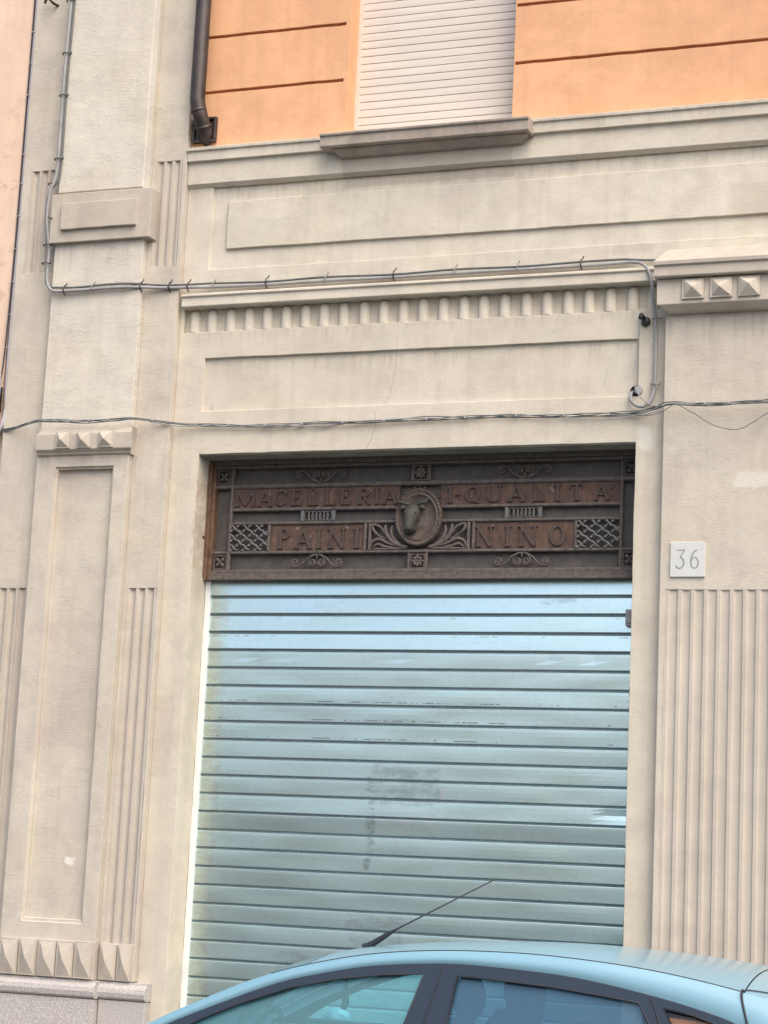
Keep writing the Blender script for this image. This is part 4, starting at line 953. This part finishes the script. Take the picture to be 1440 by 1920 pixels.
# bumpers, floor, dashboard
for x0_, x1_, nm in ((-4.90, -4.70, 'bumper'), (-.96, -.80, 'bumper')):
    bm = bmesh.new(); pts = smoothpath([((x0_ if nm and x0_ < -4 else x1_)+.18*(abs(t)**3)*(1 if x0_ < -4 else -1), YC+t*.72, .36) for t in [-1+k/5 for k in range(11)]], 3); add_tube(bm, pts, .14, 12); obj(nm, bm, M['paint'], CAR, smooth=True)
box('bulkhead', (-.96, -.93, YC-.6, YC+.6, .2, .86), M['paint'], CAR); box('front_panel', (-4.80, -4.74, YC-.55, YC+.55, .2, .60), M['trim'], CAR)
box('floor_pan', (-4.7, -.9, YC-.70, YC+.70, .12, .17), M['seat'], CAR)
box('dashboard', (-4.10, -3.62, YC-.70, YC+.70, .5, .84), M['seat'], CAR, bevel=.05)
for sgn in (-1, 1): 
    box('door_lining', (-3.7, -1.2, YC+sgn*.70-.015, YC+sgn*.70+.015, .17, .89), M['seat'], CAR)
# steering wheel
bm = bmesh.new(); sx, sz, sy_ = -3.46, .86, YC+.36-.72
add_tube(bm, [(sx+.07*math.sin(a), sy_+.18*math.cos(a), sz+.165*math.sin(a)) for a in [2*math.pi*k/24 for k in range(25)]], .014, 8, caps=False); add_tube(bm, [(sx, sy_-.17, sz), (sx, sy_+.17, sz)], .02, 8)
obj('steering_wheel', bm, M['rubber'], CAR, smooth=True)
def seat(x, y, w_, top):
    bm = bmesh.new(); rings = []
    for z, d, hw in ((.42,.09,.23),(.55,.08,.25),(.75,.07,.25),(.90,.065,.235),(top-.20,.055,.20),(top-.155,.035,.15)):
        xx = x+(z-.42)*.33; rings.append([bm.verts.new((xx+d*math.cos(a), y+hw*w_*math.copysign(abs(math.sin(a))**.7, math.sin(a)), z)) for a in [2*math.pi*k/16 for k in range(16)]])
    for a, b in zip(rings, rings[1:]):
        for k in range(16): quad(bm, (a[k], a[(k+1)%16], b[(k+1)%16], b[k]))
    quad(bm, rings[0]); quad(bm, rings[-1]); so_ = obj('seat', bm, M['seat'], CAR, smooth=True)
    bm = bmesh.new(); xh = x+(top-.42)*.33; bmesh.ops.create_uvsphere(bm, u_segments=18, v_segments=12, radius=1, matrix=Matrix.Translation((xh-.01, y, top-.075)) @ Matrix.Diagonal((.058, .135*w_, .098, 1)))
    for dy in (-.05, .05): add_tube(bm, [(xh-.02, y+dy, top-.20), (xh-.01, y+dy, top-.09)], .007, 6)
    obj('headrest', bm, M['seat'], so_, smooth=True)
    box('seat_cushion', (x-.42, x+.02, y-.24*w_, y+.24*w_, .28, .42), M['seat'], CAR, bevel=.05)
seat(-2.78, YC-.36, 1, 1.20); seat(-2.78, YC+.36, 1, 1.20)
seat(-1.98, YC-.38, 1.05, 1.155); seat(-1.98, YC+.38, 1.05, 1.155)
# mirror and hanging phone holder inside the screen
bm = bmesh.new(); bmesh.ops.create_uvsphere(bm, u_segments=16, v_segments=10, radius=1, matrix=Matrix.Translation((-3.17, YC-.02, 1.185)) @ Matrix.Diagonal((.03, .115, .034, 1))); obj('rear_view_mirror', bm, M['rubber'], CAR, smooth=True)
tube('mirror_stalk', [(-3.24, YC-.02, 1.25), (-3.19, YC-.02, 1.20)], .012, M['rubber'], CAR)
tube('air_freshener', [(-3.20, YC-.02, 1.17), (-3.205, YC-.02, 1.10), (-3.20, YC-.02, 1.05), (-3.21, YC-.02, 1.02)], [.006,.012,.018,.014], M['rubber'], CAR)
# aerial
ae = tube('aerial', smoothpath([(-3.135, YC, 1.284), (-3.10, YC, 1.300), (-3.03, YC, 1.345)], 3)+[(-2.985, YC, 1.372), (-2.545, YC, 1.607)], [.018,.017,.016,.014,.013,.012,.011,.0035,.0028], M['rubber'], CAR, n=8)

bm = bmesh.new(); v = add_box(bm, -1.74, -1.24, -2.232, -1.30, .60, 1.10)  # block added inside the quarter glass, standing in for an orange reflection
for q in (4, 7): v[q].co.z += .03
s = NT('orange_reflection_tone'); s.set(Base_Color=s.mix(s.noise(6, 4), (.78, .36, .14), (.66, .29, .11)), Roughness=.8)
tag(obj('quarter_reflection_block', bm, s.m, bevel=.004), 'orange-tan block added behind the small rear quarter window of the car in place of a reflection', 'box')
